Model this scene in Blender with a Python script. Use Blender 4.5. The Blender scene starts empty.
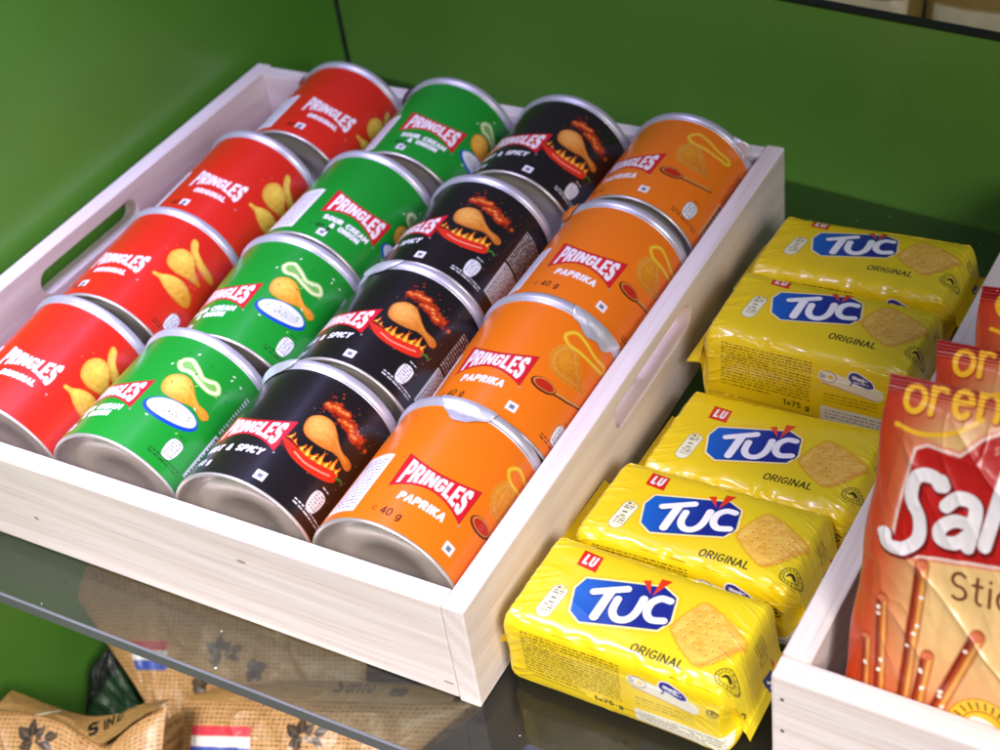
import bpy, bmesh, math, random
import numpy as np
from mathutils import Vector, Matrix, Euler

scene = bpy.context.scene
COL = scene.collection
rng = np.random.default_rng(7)

# ------------------------------------------------------------------ colour
def lin(c):
    c = np.array(c, float) / 255.0
    return np.where(c <= 0.04045, c / 12.92, ((c + 0.055) / 1.055) ** 2.4)

# ------------------------------------------------------------------ noise
def _hash(ix, iy, seed):
    h = (ix.astype(np.int64) * 374761393 + iy.astype(np.int64) * 668265263 + seed * 974634777) & 0xffffffff
    h = ((h ^ (h >> 13)) * 1274126177) & 0xffffffff
    return ((h ^ (h >> 16)) & 0xffff) / 65535.0

def vnoise(x, y, seed=0):
    x = np.asarray(x, float); y = np.asarray(y, float)
    ix = np.floor(x); iy = np.floor(y)
    fx = x - ix; fy = y - iy
    fx = fx * fx * fx * (fx * (fx * 6 - 15) + 10); fy = fy * fy * fy * (fy * (fy * 6 - 15) + 10)
    a = _hash(ix, iy, seed); b = _hash(ix + 1, iy, seed)
    c = _hash(ix, iy + 1, seed); d = _hash(ix + 1, iy + 1, seed)
    return (a * (1 - fx) + b * fx) * (1 - fy) + (c * (1 - fx) + d * fx) * fy

def fbm(x, y, seed=0, octv=4):
    s = 0; a = .5
    for k in range(octv):
        s = s + a * vnoise(x * 2 ** k, y * 2 ** k, seed + 17 * k); a *= .5
    return s

def ridged(x, y, seed=0):
    return 1 - np.abs(2 * vnoise(x, y, seed) - 1)

def smooth(a, b, t):
    t = np.clip((t - a) / (b - a), 0, 1)
    return t * t * (3 - 2 * t)

# ------------------------------------------------------------------ vector printing
def spline(pts, closed=True, n=8):
    P = np.array(pts, float); m = len(P); out = []
    rg = range(m) if closed else range(m - 1)
    for i in rg:
        if closed:
            p0, p1, p2, p3 = P[i - 1], P[i], P[(i + 1) % m], P[(i + 2) % m]
        else:
            p0, p1, p2, p3 = P[max(i - 1, 0)], P[i], P[i + 1], P[min(i + 2, m - 1)]
        for k in range(n):
            t = k / n
            out.append(.5 * ((2 * p1) + (-p0 + p2) * t + (2 * p0 - 5 * p1 + 4 * p2 - p3) * t * t + (-p0 + 3 * p1 - 3 * p2 + p3) * t ** 3))
    if not closed: out.append(P[-1])
    return np.array(out)

def arc(cx, cy, rx, ry, a0, a1, n=12):
    t = np.radians(np.linspace(a0, a1, n))
    return [(cx + rx * math.cos(v), cy + ry * math.sin(v)) for v in t]

def sd_poly(X, Y, P):
    P = np.asarray(P, float)
    d = np.full(X.shape, 1e18); ins = np.zeros(X.shape, bool)
    for i in range(len(P)):
        ax, ay = P[i - 1]; bx, by = P[i]
        ex, ey = bx - ax, by - ay
        wx, wy = X - ax, Y - ay
        t = np.clip((wx * ex + wy * ey) / (ex * ex + ey * ey + 1e-18), 0, 1)
        d = np.minimum(d, (wx - ex * t) ** 2 + (wy - ey * t) ** 2)
        c = (ay > Y) != (by > Y)
        if c.any() and ay != by:
            ins ^= c & (X < (bx - ax) * (Y - ay) / (by - ay) + ax)
    d = np.sqrt(d)
    return np.where(ins, -d, d)

def sd_line(X, Y, P):
    d = np.full(X.shape, 1e18)
    for (ax, ay), (bx, by) in zip(P[:-1], P[1:]):
        ex, ey = bx - ax, by - ay
        t = np.clip(((X - ax) * ex + (Y - ay) * ey) / (ex * ex + ey * ey + 1e-18), 0, 1)
        d = np.minimum(d, (X - ax - ex * t) ** 2 + (Y - ay - ey * t) ** 2)
    return np.sqrt(d)

# light stroke alphabet: (advance width, strokes) on a unit-high box
def _alpha():
    A = {}
    A['A'] = (.62, [[(0, 0), (.31, 1), (.62, 0)], [(.12, .36), (.5, .36)]])
    A['B'] = (.55, [[(0, 0), (0, 1), (.3, 1)] + arc(.3, .76, .22, .24, 90, -90) + [(0, .52), (.3, .52)] + arc(.3, .26, .25, .26, 90, -90) + [(0, 0)]])
    A['C'] = (.55, [arc(.3, .5, .3, .5, 50, 310, 16)])
    A['D'] = (.58, [[(0, 0), (0, 1), (.2, 1)] + arc(.2, .5, .36, .5, 90, -90, 14) + [(0, 0)]])
    A['E'] = (.48, [[(.48, 1), (0, 1), (0, 0), (.48, 0)], [(0, .52), (.4, .52)]])
    A['F'] = (.46, [[(.46, 1), (0, 1), (0, 0)], [(0, .52), (.4, .52)]])
    A['G'] = (.6, [arc(.31, .5, .31, .5, 50, 350, 16) + [(.6, .46), (.36, .46)]])
    A['H'] = (.56, [[(0, 0), (0, 1)], [(.56, 0), (.56, 1)], [(0, .5), (.56, .5)]])
    A['I'] = (.06, [[(.03, 0), (.03, 1)]])
    A['K'] = (.55, [[(0, 0), (0, 1)], [(.52, 1), (0, .45)], [(.16, .6), (.55, 0)]])
    A['L'] = (.44, [[(0, 1), (0, 0), (.44, 0)]])
    A['M'] = (.72, [[(0, 0), (0, 1), (.36, .3), (.72, 1), (.72, 0)]])
    A['N'] = (.58, [[(0, 0), (0, 1), (.58, 0), (.58, 1)]])
    A['O'] = (.62, [arc(.31, .5, .31, .5, 0, 360, 22)])
    A['P'] = (.52, [[(0, 0), (0, 1), (.26, 1)] + arc(.26, .73, .25, .27, 90, -90) + [(0, .46)]])
    A['R'] = (.54, [[(0, 0), (0, 1), (.26, 1)] + arc(.26, .74, .25, .26, 90, -90) + [(0, .48)], [(.26, .48), (.54, 0)]])
    A['S'] = (.52, [arc(.26, .75, .25, .25, 40, 250, 10) + arc(.26, .25, .26, .25, 80, -140, 10)])
    A['T'] = (.56, [[(0, 1), (.56, 1)], [(.28, 1), (.28, 0)]])
    A['U'] = (.56, [[(0, 1), (0, .28)] + arc(.28, .28, .28, .28, 180, 360) + [(.56, 1)]])
    A['V'] = (.6, [[(0, 1), (.3, 0), (.6, 1)]])
    A['Y'] = (.56, [[(0, 1), (.28, .5), (.56, 1)], [(.28, .5), (.28, 0)]])
    A['&'] = (.6, [[(.6, 0), (.14, .62)] + arc(.27, .8, .16, .19, 200, -20, 8) + [(.3, .55), (.05, .34)] + arc(.24, .22, .2, .22, 170, 300, 8) + [(.55, .42)]])
    A['4'] = (.55, [[(.4, 0), (.4, 1), (0, .3), (.55, .3)]])
    A['0'] = (.54, [arc(.27, .5, .27, .5, 0, 360, 20)])
    A['1'] = (.3, [[(0, .8), (.2, 1), (.2, 0)]])
    A['5'] = (.52, [[(.48, 1), (.08, 1), (.04, .55)] + arc(.24, .32, .27, .32, 120, -140, 12)])
    A['7'] = (.52, [[(0, 1), (.52, 1), (.18, 0)]])
    A['g'] = (.46, [arc(.22, .32, .22, .32, 0, 360, 16), [(.45, .64), (.45, -.1)] + arc(.22, -.1, .23, .2, 0, -150, 8)])
    A['e'] = (.48, [[(.02, .34), (.46, .34)] + arc(.24, .34, .22, .34, 0, 310, 14)])
    A['x'] = (.4, [[(0, .1), (.4, .55)], [(0, .55), (.4, .1)]])
    A['t'] = (.34, [[(.14, .95), (.14, .16)] + arc(.28, .16, .14, .16, 180, 280, 6), [(0, .68), (.32, .68)]])
    A['i'] = (.06, [[(.03, 0), (.03, .68)], [(.03, .93), (.03, .95)]])
    A['c'] = (.44, [arc(.24, .34, .24, .34, 50, 310, 14)])
    A['k'] = (.44, [[(0, 0), (0, 1)], [(.4, .68), (0, .28)], [(.14, .42), (.44, 0)]])
    A['s'] = (.4, [arc(.2, .51, .19, .17, 40, 250, 8) + arc(.2, .17, .2, .17, 80, -140, 8)])
    A['a'] = (.48, [arc(.22, .32, .22, .32, 0, 360, 16), [(.46, .66), (.46, .02)]])
    A['l'] = (.1, [[(.04, 1), (.04, 0)]])
    A['o'] = (.5, [arc(.25, .34, .25, .34, 0, 360, 18)])
    A['r'] = (.34, [[(0, .68), (0, 0)], [(0, .42)] + arc(.2, .42, .2, .26, 170, 50, 6)])
    A['n'] = (.46, [[(0, .68), (0, 0)], [(0, .4)] + arc(.22, .4, .22, .28, 180, 0, 8) + [(.44, 0)]])
    A['z'] = (.44, [[(0, .66), (.42, .66), (0, .02), (.44, .02)]])
    A['h'] = (.46, [[(0, 1), (0, 0)], [(0, .4)] + arc(.22, .4, .22, .28, 180, 0, 8) + [(.44, 0)]])
    A['.'] = (.08, [[(.04, 0), (.04, .02)]])
    A['-'] = (.3, [[(0, .35), (.3, .35)]])
    return A
ALPHA = _alpha()

# heavy condensed block capitals: (width, solid polygons, holes)
def _rc(x0, y0, x1, y1): return [(x0, y0), (x1, y0), (x1, y1), (x0, y1)]
BLOCK = {
    'P': (.86, [[(0, 0), (.34, 0), (.34, .36), (.62, .36), (.8, .46), (.86, .6), (.86, .8), (.78, .94), (.6, 1), (0, 1)]], [_rc(.34, .56, .53, .8)]),
    'R': (.9, [[(0, 0), (.34, 0), (.34, .36), (.4, .36), (.54, 0), (.9, 0), (.72, .42), (.82, .52), (.86, .64), (.86, .8), (.78, .94), (.6, 1), (0, 1)]], [_rc(.34, .58, .53, .8)]),
    'I': (.36, [_rc(0, 0, .36, 1)], []),
    'N': (.94, [[(0, 0), (.31, 0), (.31, .5), (.6, 0), (.94, 0), (.94, 1), (.63, 1), (.63, .5), (.34, 1), (0, 1)]], []),
    'G': (.88, [[(.24, 0), (.64, 0), (.88, .2), (.88, .54), (.48, .54), (.48, .36), (.55, .36), (.55, .24), (.48, .2), (.4, .2), (.34, .26), (.34, .74), (.4, .8), (.48, .8), (.54, .74), (.54, .66), (.88, .66), (.88, .82), (.66, 1), (.22, 1), (0, .82), (0, .18)]], []),
    'L': (.72, [[(0, 0), (.72, 0), (.72, .22), (.34, .22), (.34, 1), (0, 1)]], []),
    'E': (.76, [[(0, 0), (.76, 0), (.76, .2), (.34, .2), (.34, .4), (.68, .4), (.68, .6), (.34, .6), (.34, .8), (.76, .8), (.76, 1), (0, 1)]], []),
    'S': (.84, [[(0, .3), (0, .16), (.18, 0), (.66, 0), (.84, .16), (.84, .44), (.7, .58), (.36, .68), (.34, .74), (.4, .82), (.5, .78), (.52, .7), (.83, .7), (.83, .84), (.66, 1), (.2, 1), (.02, .84), (.02, .58), (.16, .46), (.5, .36), (.52, .26), (.46, .18), (.36, .2), (.33, .3)]], []),
    'U': (.86, [[(0, 1), (0, .2), (.22, 0), (.64, 0), (.86, .2), (.86, 1), (.54, 1), (.54, .26), (.48, .2), (.38, .2), (.32, .26), (.32, 1)]], []),
}

class Print:
    """Flat colour printed on a sheet, kept per vertex of a fine mesh (millimetres)."""
    def __init__(self, U, V, base):
        self.U, self.V = U, V
        self.C = np.empty(U.shape + (3,)); self.C[:] = lin(base)
        self.du = abs(U[0, 1] - U[0, 0]); self.dv = abs(V[1, 0] - V[0, 0])
        self.aa = max(self.du, self.dv)
        self.u0, self.v0 = U[0, 0], V[0, 0]
        self.su = U[0, 1] - U[0, 0]; self.sv = V[1, 0] - V[0, 0]
    def box(self, x0, y0, x1, y1):
        h, w = self.U.shape
        a, b = sorted(((x0 - self.u0) / self.su, (x1 - self.u0) / self.su))
        c, d = sorted(((y0 - self.v0) / self.sv, (y1 - self.v0) / self.sv))
        a, b = max(0, int(a) - 3), min(w, int(b) + 4); c, d = max(0, int(c) - 3), min(h, int(d) + 4)
        if a >= b or c >= d: return None
        return (slice(c, d), slice(a, b))
    def put(self, s, cov, col):
        cov = np.clip(cov, 0, 1)[..., None]
        col = col if isinstance(col, np.ndarray) else lin(col)
        self.C[s] = self.C[s] * (1 - cov) + col * cov
    def poly(self, P, col, a=1, grow=0, soft=1):
        P = np.array(P, float); m = grow + soft
        s = self.box(P[:, 0].min() - m, P[:, 1].min() - m, P[:, 0].max() + m, P[:, 1].max() + m)
        if s is None: return
        d = sd_poly(self.U[s], self.V[s], P) - grow
        if callable(col): col = col(self.U[s], self.V[s])
        self.put(s, a * (.5 - d / (self.aa * soft)), col)
    def line(self, P, w, col, a=1, soft=1):
        P = np.array(P, float); m = w + self.aa * soft
        s = self.box(P[:, 0].min() - m, P[:, 1].min() - m, P[:, 0].max() + m, P[:, 1].max() + m)
        if s is None: return
        self.put(s, a * (.5 - (sd_line(self.U[s], self.V[s], P) - w / 2) / (self.aa * soft)), col)
    def ell(self, cx, cy, rx, ry, col, rot=0, a=1, n=28, grow=0, soft=1):
        c, sn = math.cos(math.radians(rot)), math.sin(math.radians(rot))
        t = np.linspace(0, 2 * np.pi, n, endpoint=False)
        x, y = rx * np.cos(t), ry * np.sin(t)
        self.poly(np.c_[cx + x * c - y * sn, cy + x * sn + y * c], col, a, grow, soft)
    def rect(self, x0, y0, x1, y1, col, a=1, grow=0):
        self.poly([(x0, y0), (x1, y0), (x1, y1), (x0, y1)], col, a, grow)
    def text(self, t, x, y, h, w, col, sx=1, gap=.22, rot=0, shear=0, align='l', a=1):
        """stroke lettering, w = pen width in mm"""
        tot = sum((ALPHA[c][0] if c in ALPHA else .3) + gap for c in t) - gap
        off = {'l': 0, 'c': -tot / 2, 'r': -tot}[align]
        cs, sn = math.cos(math.radians(rot)), math.sin(math.radians(rot))
        for c in t:
            if c in ALPHA:
                wd, st = ALPHA[c]
                for q in st:
                    Q = [((off + px + shear * py) * h * sx, py * h) for px, py in q]
                    self.line([(x + qx * cs - qy * sn, y + qx * sn + qy * cs) for qx, qy in Q], w, col, a)
                off += wd + gap
            else: off += .3 + gap
    def block(self, t, xs0, xs1, bot, top, col, gap=.1, shear=.1):
        """heavy capitals stretched between two curves bot(u) and top(u)"""
        tot = sum(BLOCK[c][0] for c in t) + gap * (len(t) - 1) + shear
        k = (xs1 - xs0) / tot
        s = self.box(xs0 - 2, min(bot(xs0), bot(0)) - 2, xs1 + 2, max(top(xs0), top(0), top(xs1)) + 2)
        if s is None: return
        U, V = self.U[s], self.V[s]
        b, tp = bot(U), top(U)
        y = (V - b) / (tp - b); x = (U - xs0) / k - shear * y
        X = x * k; Y = y * 11.0
        cov = np.zeros(U.shape); off = 0
        for c in t:
            wd, pol, hol = BLOCK[c]
            sel = (x > off - .3) & (x < off + wd + .3)
            if sel.any():
                d = np.full(sel.sum(), 1e9)
                for P in pol: d = np.minimum(d, sd_poly(X[sel], Y[sel], [((px + off) * k, py * 11) for px, py in P]))
                for P in hol: d = np.maximum(d, -sd_poly(X[sel], Y[sel], [((px + off) * k, py * 11) for px, py in P]))
                cov[sel] = np.maximum(cov[sel], np.clip(.5 - d / self.aa, 0, 1))
            off += wd + gap
        self.put(s, cov, col)
    def lines(self, x0, x1, ys, h, col, seed=0, a=.9):
        """rows of unreadably small print"""
        r = random.Random(seed)
        for y in ys:
            x = x0
            while x < x1:
                L = min(r.uniform(.8, 3.2), x1 - x)
                hh = h * r.uniform(.8, 1.1)
                self.rect(x, y, x + L, y + hh, col, a * r.uniform(.65, 1))
                x += L + r.uniform(.35, .7)

# ------------------------------------------------------------------ mesh helpers
def link(o, parent=None):
    COL.objects.link(o)
    if parent is not None: o.parent = parent
    return o

def grid_mesh(name, P, C=None, wrap=False, mat=None, smooth_=True, flip=False):
    h, w = P.shape[:2]
    me = bpy.data.meshes.new(name)
    idx = np.arange(h * w).reshape(h, w)
    if wrap: idx = np.c_[idx, idx[:, :1]]
    q = np.stack([idx[:-1, :-1], idx[:-1, 1:], idx[1:, 1:], idx[1:, :-1]], -1).reshape(-1, 4)
    if flip: q = q[:, ::-1]
    me.vertices.add(h * w); me.vertices.foreach_set('co', P.reshape(-1).astype(np.float32))
    me.loops.add(q.size); me.loops.foreach_set('vertex_index', q.reshape(-1).astype(np.int32))
    me.polygons.add(len(q)); me.polygons.foreach_set('loop_start', (np.arange(len(q)) * 4).astype(np.int32))
    me.polygons.foreach_set('loop_total', np.full(len(q), 4, np.int32))
    me.update(calc_edges=True)
    me.polygons.foreach_set('use_smooth', np.full(len(q), smooth_))
    if C is not None:
        at = me.color_attributes.new('print', 'FLOAT_COLOR', 'POINT')
        at.data.foreach_set('color', np.c_[np.clip(C.reshape(-1, 3), 0, 1), np.ones(h * w)].astype(np.float32).reshape(-1))
    if mat: me.materials.append(mat)
    me.validate()
    return me

def obj(name, me, parent=None):
    return link(bpy.data.objects.new(name, me), parent)

def empty(name, loc=(0, 0, 0)):
    o = bpy.data.objects.new(name, None); o.empty_display_size = .02; o.location = loc
    return link(o)

def tag(o, label=None, cat=None, group=None, kind=None):
    if label: o['label'] = label
    if cat: o['category'] = cat
    if group: o['group'] = group
    if kind: o['kind'] = kind
    return o

def box_mesh(name, x0, y0, z0, x1, y1, z1, mat, bev=.0008, seg=2):
    bm = bmesh.new(); bmesh.ops.create_cube(bm, size=1)
    for v in bm.verts:
        v.co = Vector(((x0 + x1) / 2 + v.co.x * (x1 - x0), (y0 + y1) / 2 + v.co.y * (y1 - y0), (z0 + z1) / 2 + v.co.z * (z1 - z0)))
    if bev: bmesh.ops.bevel(bm, geom=bm.edges[:], offset=bev, segments=seg, affect='EDGES', profile=.6)
    me = bpy.data.meshes.new(name); bm.to_mesh(me); bm.free()
    for p in me.polygons: p.use_smooth = False
    me.materials.append(mat)
    return me

def lathe_y(name, prof, mat, n=128):
    """profile (radius, y) turned about the y axis"""
    t = np.linspace(0, 2 * np.pi, n, endpoint=False)
    pr = np.array(prof)
    P = np.stack([pr[:, None, 0] * np.sin(t), np.repeat(pr[:, None, 1], n, 1), pr[:, None, 0] * np.cos(t)], -1)
    return grid_mesh(name, P, None, True, mat)

# ------------------------------------------------------------------ materials
def new_mat(name):
    m = bpy.data.materials.new(name); m.use_nodes = True
    nt = m.node_tree; b = nt.nodes['Principled BSDF']
    return m, nt, b

def N(nt, t, **kw):
    n = nt.nodes.new(t)
    for k, v in kw.items(): setattr(n, k, v)
    return n

def printed(name, rough=.35, coat=0.0, bump=0.0, bscale=900, spec=.5, coat_rough=.12):
    m, nt, b = new_mat(name)
    a = N(nt, 'ShaderNodeVertexColor'); a.layer_name = 'print'
    nt.links.new(a.outputs['Color'], b.inputs['Base Color'])
    b.inputs['Roughness'].default_value = rough
    b.inputs['Specular IOR Level'].default_value = spec
    b.inputs['Coat Weight'].default_value = coat; b.inputs['Coat Roughness'].default_value = coat_rough
    tc = N(nt, 'ShaderNodeTexCoord')
    if bump:
        no = N(nt, 'ShaderNodeTexNoise'); no.inputs['Scale'].default_value = bscale; no.inputs['Detail'].default_value = 3
        bp = N(nt, 'ShaderNodeBump'); bp.inputs['Strength'].default_value = bump; bp.inputs['Distance'].default_value = .0006
        nt.links.new(tc.outputs['Object'], no.inputs['Vector']); nt.links.new(no.outputs['Fac'], bp.inputs['Height'])
        nt.links.new(bp.outputs['Normal'], b.inputs['Normal'])
        nt.links.new(bp.outputs['Normal'], b.inputs['Coat Normal'])
    return m

def metal(name, col, rough=.28, aniso=0.0, bump=.05, met=1.0):
    m, nt, b = new_mat(name)
    b.inputs['Base Color'].default_value = (*lin(col), 1); b.inputs['Metallic'].default_value = met
    b.inputs['Roughness'].default_value = rough
    tc = N(nt, 'ShaderNodeTexCoord'); no = N(nt, 'ShaderNodeTexNoise'); no.inputs['Scale'].default_value = 120; no.inputs['Detail'].default_value = 5
    mr = N(nt, 'ShaderNodeMapRange'); mr.inputs['To Min'].default_value = rough * .7; mr.inputs['To Max'].default_value = rough * 1.4
    bp = N(nt, 'ShaderNodeBump'); bp.inputs['Strength'].default_value = bump; bp.inputs['Distance'].default_value = .001
    nt.links.new(tc.outputs['Object'], no.inputs['Vector']); nt.links.new(no.outputs['Fac'], mr.inputs['Value'])
    nt.links.new(mr.outputs['Result'], b.inputs['Roughness']); nt.links.new(no.outputs['Fac'], bp.inputs['Height']); nt.links.new(bp.outputs['Normal'], b.inputs['Normal'])
    return m

def wood(name, along, off=(0, 0, 0), light=(241, 230, 225), dark=(228, 212, 205), rings=False):
    """whitewashed pine; along = axis of the grain"""
    m, nt, b = new_mat(name)
    tc = N(nt, 'ShaderNodeTexCoord')
    mp = N(nt, 'ShaderNodeMapping'); mp.inputs['Location'].default_value = off
    sc = [1, 1, 1]; sc['xyz'.index(along)] = .07
    mp.inputs['Scale'].default_value = sc
    nt.links.new(tc.outputs['Object'], mp.inputs['Vector'])
    big = N(nt, 'ShaderNodeTexNoise'); big.inputs['Scale'].default_value = 26; big.inputs['Detail'].default_value = 2
    nt.links.new(mp.outputs['Vector'], big.inputs['Vector'])
    wv = N(nt, 'ShaderNodeTexWave'); wv.wave_type = 'BANDS'; wv.bands_direction = 'DIAGONAL'
    wv.inputs['Scale'].default_value = 44; wv.inputs['Distortion'].default_value = 9; wv.inputs['Detail'].default_value = 2; wv.inputs['Detail Scale'].default_value = .5
    nt.links.new(mp.outputs['Vector'], wv.inputs['Vector'])
    fine = N(nt, 'ShaderNodeTexNoise'); fine.inputs['Scale'].default_value = 900; fine.inputs['Detail'].default_value = 3
    mp2 = N(nt, 'ShaderNodeMapping'); sc2 = [1, 1, 1]; sc2['xyz'.index(along)] = .02; mp2.inputs['Scale'].default_value = sc2
    nt.links.new(tc.outputs['Object'], mp2.inputs['Vector']); nt.links.new(mp2.outputs['Vector'], fine.inputs['Vector'])
    r1 = N(nt, 'ShaderNodeValToRGB'); e = r1.color_ramp.elements
    e[0].position = .12; e[0].color = (*lin(dark), 1); e[1].position = .62; e[1].color = (*lin(light), 1)
    nt.links.new(wv.outputs['Fac'], r1.inputs['Fac'])
    mx = N(nt, 'ShaderNodeMix'); mx.data_type = 'RGBA'; mx.blend_type = 'MIX'
    mx.inputs['B'].default_value = (*lin(light), 1)
    mr = N(nt, 'ShaderNodeMapRange'); mr.inputs['From Min'].default_value = .3; mr.inputs['From Max'].default_value = .7; mr.inputs['To Min'].default_value = .35; mr.inputs['To Max'].default_value = .95
    nt.links.new(big.outputs['Fac'], mr.inputs['Value']); nt.links.new(mr.outputs['Result'], mx.inputs['Factor']); nt.links.new(r1.outputs['Color'], mx.inputs['A'])
    mu = N(nt, 'ShaderNodeMix'); mu.data_type = 'RGBA'; mu.blend_type = 'MULTIPLY'; mu.inputs['Factor'].default_value = .6
    rf = N(nt, 'ShaderNodeValToRGB'); rf.color_ramp.elements[0].position = .3; rf.color_ramp.elements[0].color = (.82, .78, .75, 1); rf.color_ramp.elements[1].position = .5; rf.color_ramp.elements[1].color = (1, 1, 1, 1)
    nt.links.new(fine.outputs['Fac'], rf.inputs['Fac']); nt.links.new(mx.outputs['Result'], mu.inputs['A']); nt.links.new(rf.outputs['Color'], mu.inputs['B'])
    nt.links.new(mu.outputs['Result'], b.inputs['Base Color'])
    b.inputs['Roughness'].default_value = .55
    b.inputs['Specular IOR Level'].default_value = .35
    ad = N(nt, 'ShaderNodeMath'); ad.operation = 'ADD'
    nt.links.new(wv.outputs['Fac'], ad.inputs[0]); nt.links.new(fine.outputs['Fac'], ad.inputs[1])
    bp = N(nt, 'ShaderNodeBump'); bp.inputs['Strength'].default_value = .22; bp.inputs['Distance'].default_value = .0006
    nt.links.new(ad.outputs[0], bp.inputs['Height']); nt.links.new(bp.outputs['Normal'], b.inputs['Normal'])
    return m

def painted(name, col, rough=.3, spec=.5, var=.08):
    m, nt, b = new_mat(name)
    tc = N(nt, 'ShaderNodeTexCoord'); no = N(nt, 'ShaderNodeTexNoise'); no.inputs['Scale'].default_value = 9; no.inputs['Detail'].default_value = 4
    cr = N(nt, 'ShaderNodeValToRGB'); c = lin(col)
    cr.color_ramp.elements[0].position = .3; cr.color_ramp.elements[0].color = (*(c * (1 - var)), 1)
    cr.color_ramp.elements[1].position = .7; cr.color_ramp.elements[1].color = (*(c * (1 + var)), 1)
    nt.links.new(tc.outputs['Object'], no.inputs['Vector']); nt.links.new(no.outputs['Fac'], cr.inputs['Fac']); nt.links.new(cr.outputs['Color'], b.inputs['Base Color'])
    b.inputs['Roughness'].default_value = rough; b.inputs['Specular IOR Level'].default_value = spec
    sm = N(nt, 'ShaderNodeTexNoise'); sm.inputs['Scale'].default_value = 14; sm.inputs['Detail'].default_value = 6; sm.inputs['Roughness'].default_value = .65
    rm = N(nt, 'ShaderNodeMapRange'); rm.inputs['From Min'].default_value = .35; rm.inputs['From Max'].default_value = .7; rm.inputs['To Min'].default_value = rough * .8; rm.inputs['To Max'].default_value = rough * 1.5
    nt.links.new(tc.outputs['Object'], sm.inputs['Vector']); nt.links.new(sm.outputs['Fac'], rm.inputs['Value']); nt.links.new(rm.outputs['Result'], b.inputs['Roughness'])
    f = N(nt, 'ShaderNodeTexNoise'); f.inputs['Scale'].default_value = 420; f.inputs['Detail'].default_value = 2
    bp = N(nt, 'ShaderNodeBump'); bp.inputs['Strength'].default_value = .04; bp.inputs['Distance'].default_value = .001
    nt.links.new(tc.outputs['Object'], f.inputs['Vector']); nt.links.new(f.outputs['Fac'], bp.inputs['Height']); nt.links.new(bp.outputs['Normal'], b.inputs['Normal'])
    return m

M_LABEL = printed('printed paper', .33, .35, .02, 700, coat_rough=.22)
M_FILM = printed('printed yellow film', .27, .45, .05, 260, coat_rough=.1)
M_BAG = printed('printed foil bag', .3, .3, .04, 160, coat_rough=.14)
M_COFFEE = printed('printed kraft film', .42, .08, .12, 900)
M_RIM = metal('brushed silver rim', (206, 204, 212), .36, met=.5)
M_BASE = metal('tinned steel', (214, 206, 196), .33, met=.6)
M_FOIL = metal('crumpled silver foil', (226, 226, 230), .34, bump=.3, met=.6)
M_DARKEDGE = painted('dark cut edge', (20, 34, 16), .5)

# ------------------------------------------------------------------ camera
cam_d = bpy.data.cameras.new('camera'); cam = bpy.data.objects.new('camera', cam_d); COL.objects.link(cam)
CC = Vector((0.5792769954, -0.3028308527, 0.4789471273))
yaw, pit, roll, foc = -0.5960888534654597, -0.6824515298137929, -0.15862151467116217, 1516.5609
fw = Vector((math.sin(yaw) * math.cos(pit), math.cos(yaw) * math.cos(pit), math.sin(pit)))
rt = fw.cross(Vector((0, 0, 1))).normalized(); up = rt.cross(fw)
r2 = math.cos(roll) * rt + math.sin(roll) * up; u2 = -math.sin(roll) * rt + math.cos(roll) * up
cam.matrix_world = Matrix(((r2.x, u2.x, -fw.x, CC.x), (r2.y, u2.y, -fw.y, CC.y), (r2.z, u2.z, -fw.z, CC.z), (0, 0, 0, 1)))
cam_d.sensor_width = 36; cam_d.sensor_fit = 'HORIZONTAL'; cam_d.lens = foc / 1000 * 36
cam_d.clip_start = .01; cam_d.clip_end = 50
cam_d.dof.use_dof = True; cam_d.dof.focus_distance = .62; cam_d.dof.aperture_fstop = 12
scene.camera = cam

# ------------------------------------------------------------------ setting
GREEN = painted('green laminate', (94, 156, 54), .3, .5)
GREEN2 = painted('green laminate back', (106, 162, 64), .3, .5)

side = obj('green_panel', box_mesh('green_panel', -.03, -.45, -.45, -.008, .4395, .40, GREEN, .001))
tag(side, 'glossy green side panel running down the left of the can crate', 'panel')
TH = math.radians(7.5)
back = empty('green_panel', (-.0055, .4405, -.45)); back.rotation_euler = (0, 0, -TH)
tag(back, 'green back panel with a dark top edge behind both crates', 'panel')
obj('board', box_mesh('board', 0, 0, 0, .97, .0046, .5585, GREEN2, 0), back)
obj('edge_strip', box_mesh('edge_strip', 0, -.0004, .5587, .97, .0050, .5612, M_DARKEDGE, .0006), back)

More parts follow.
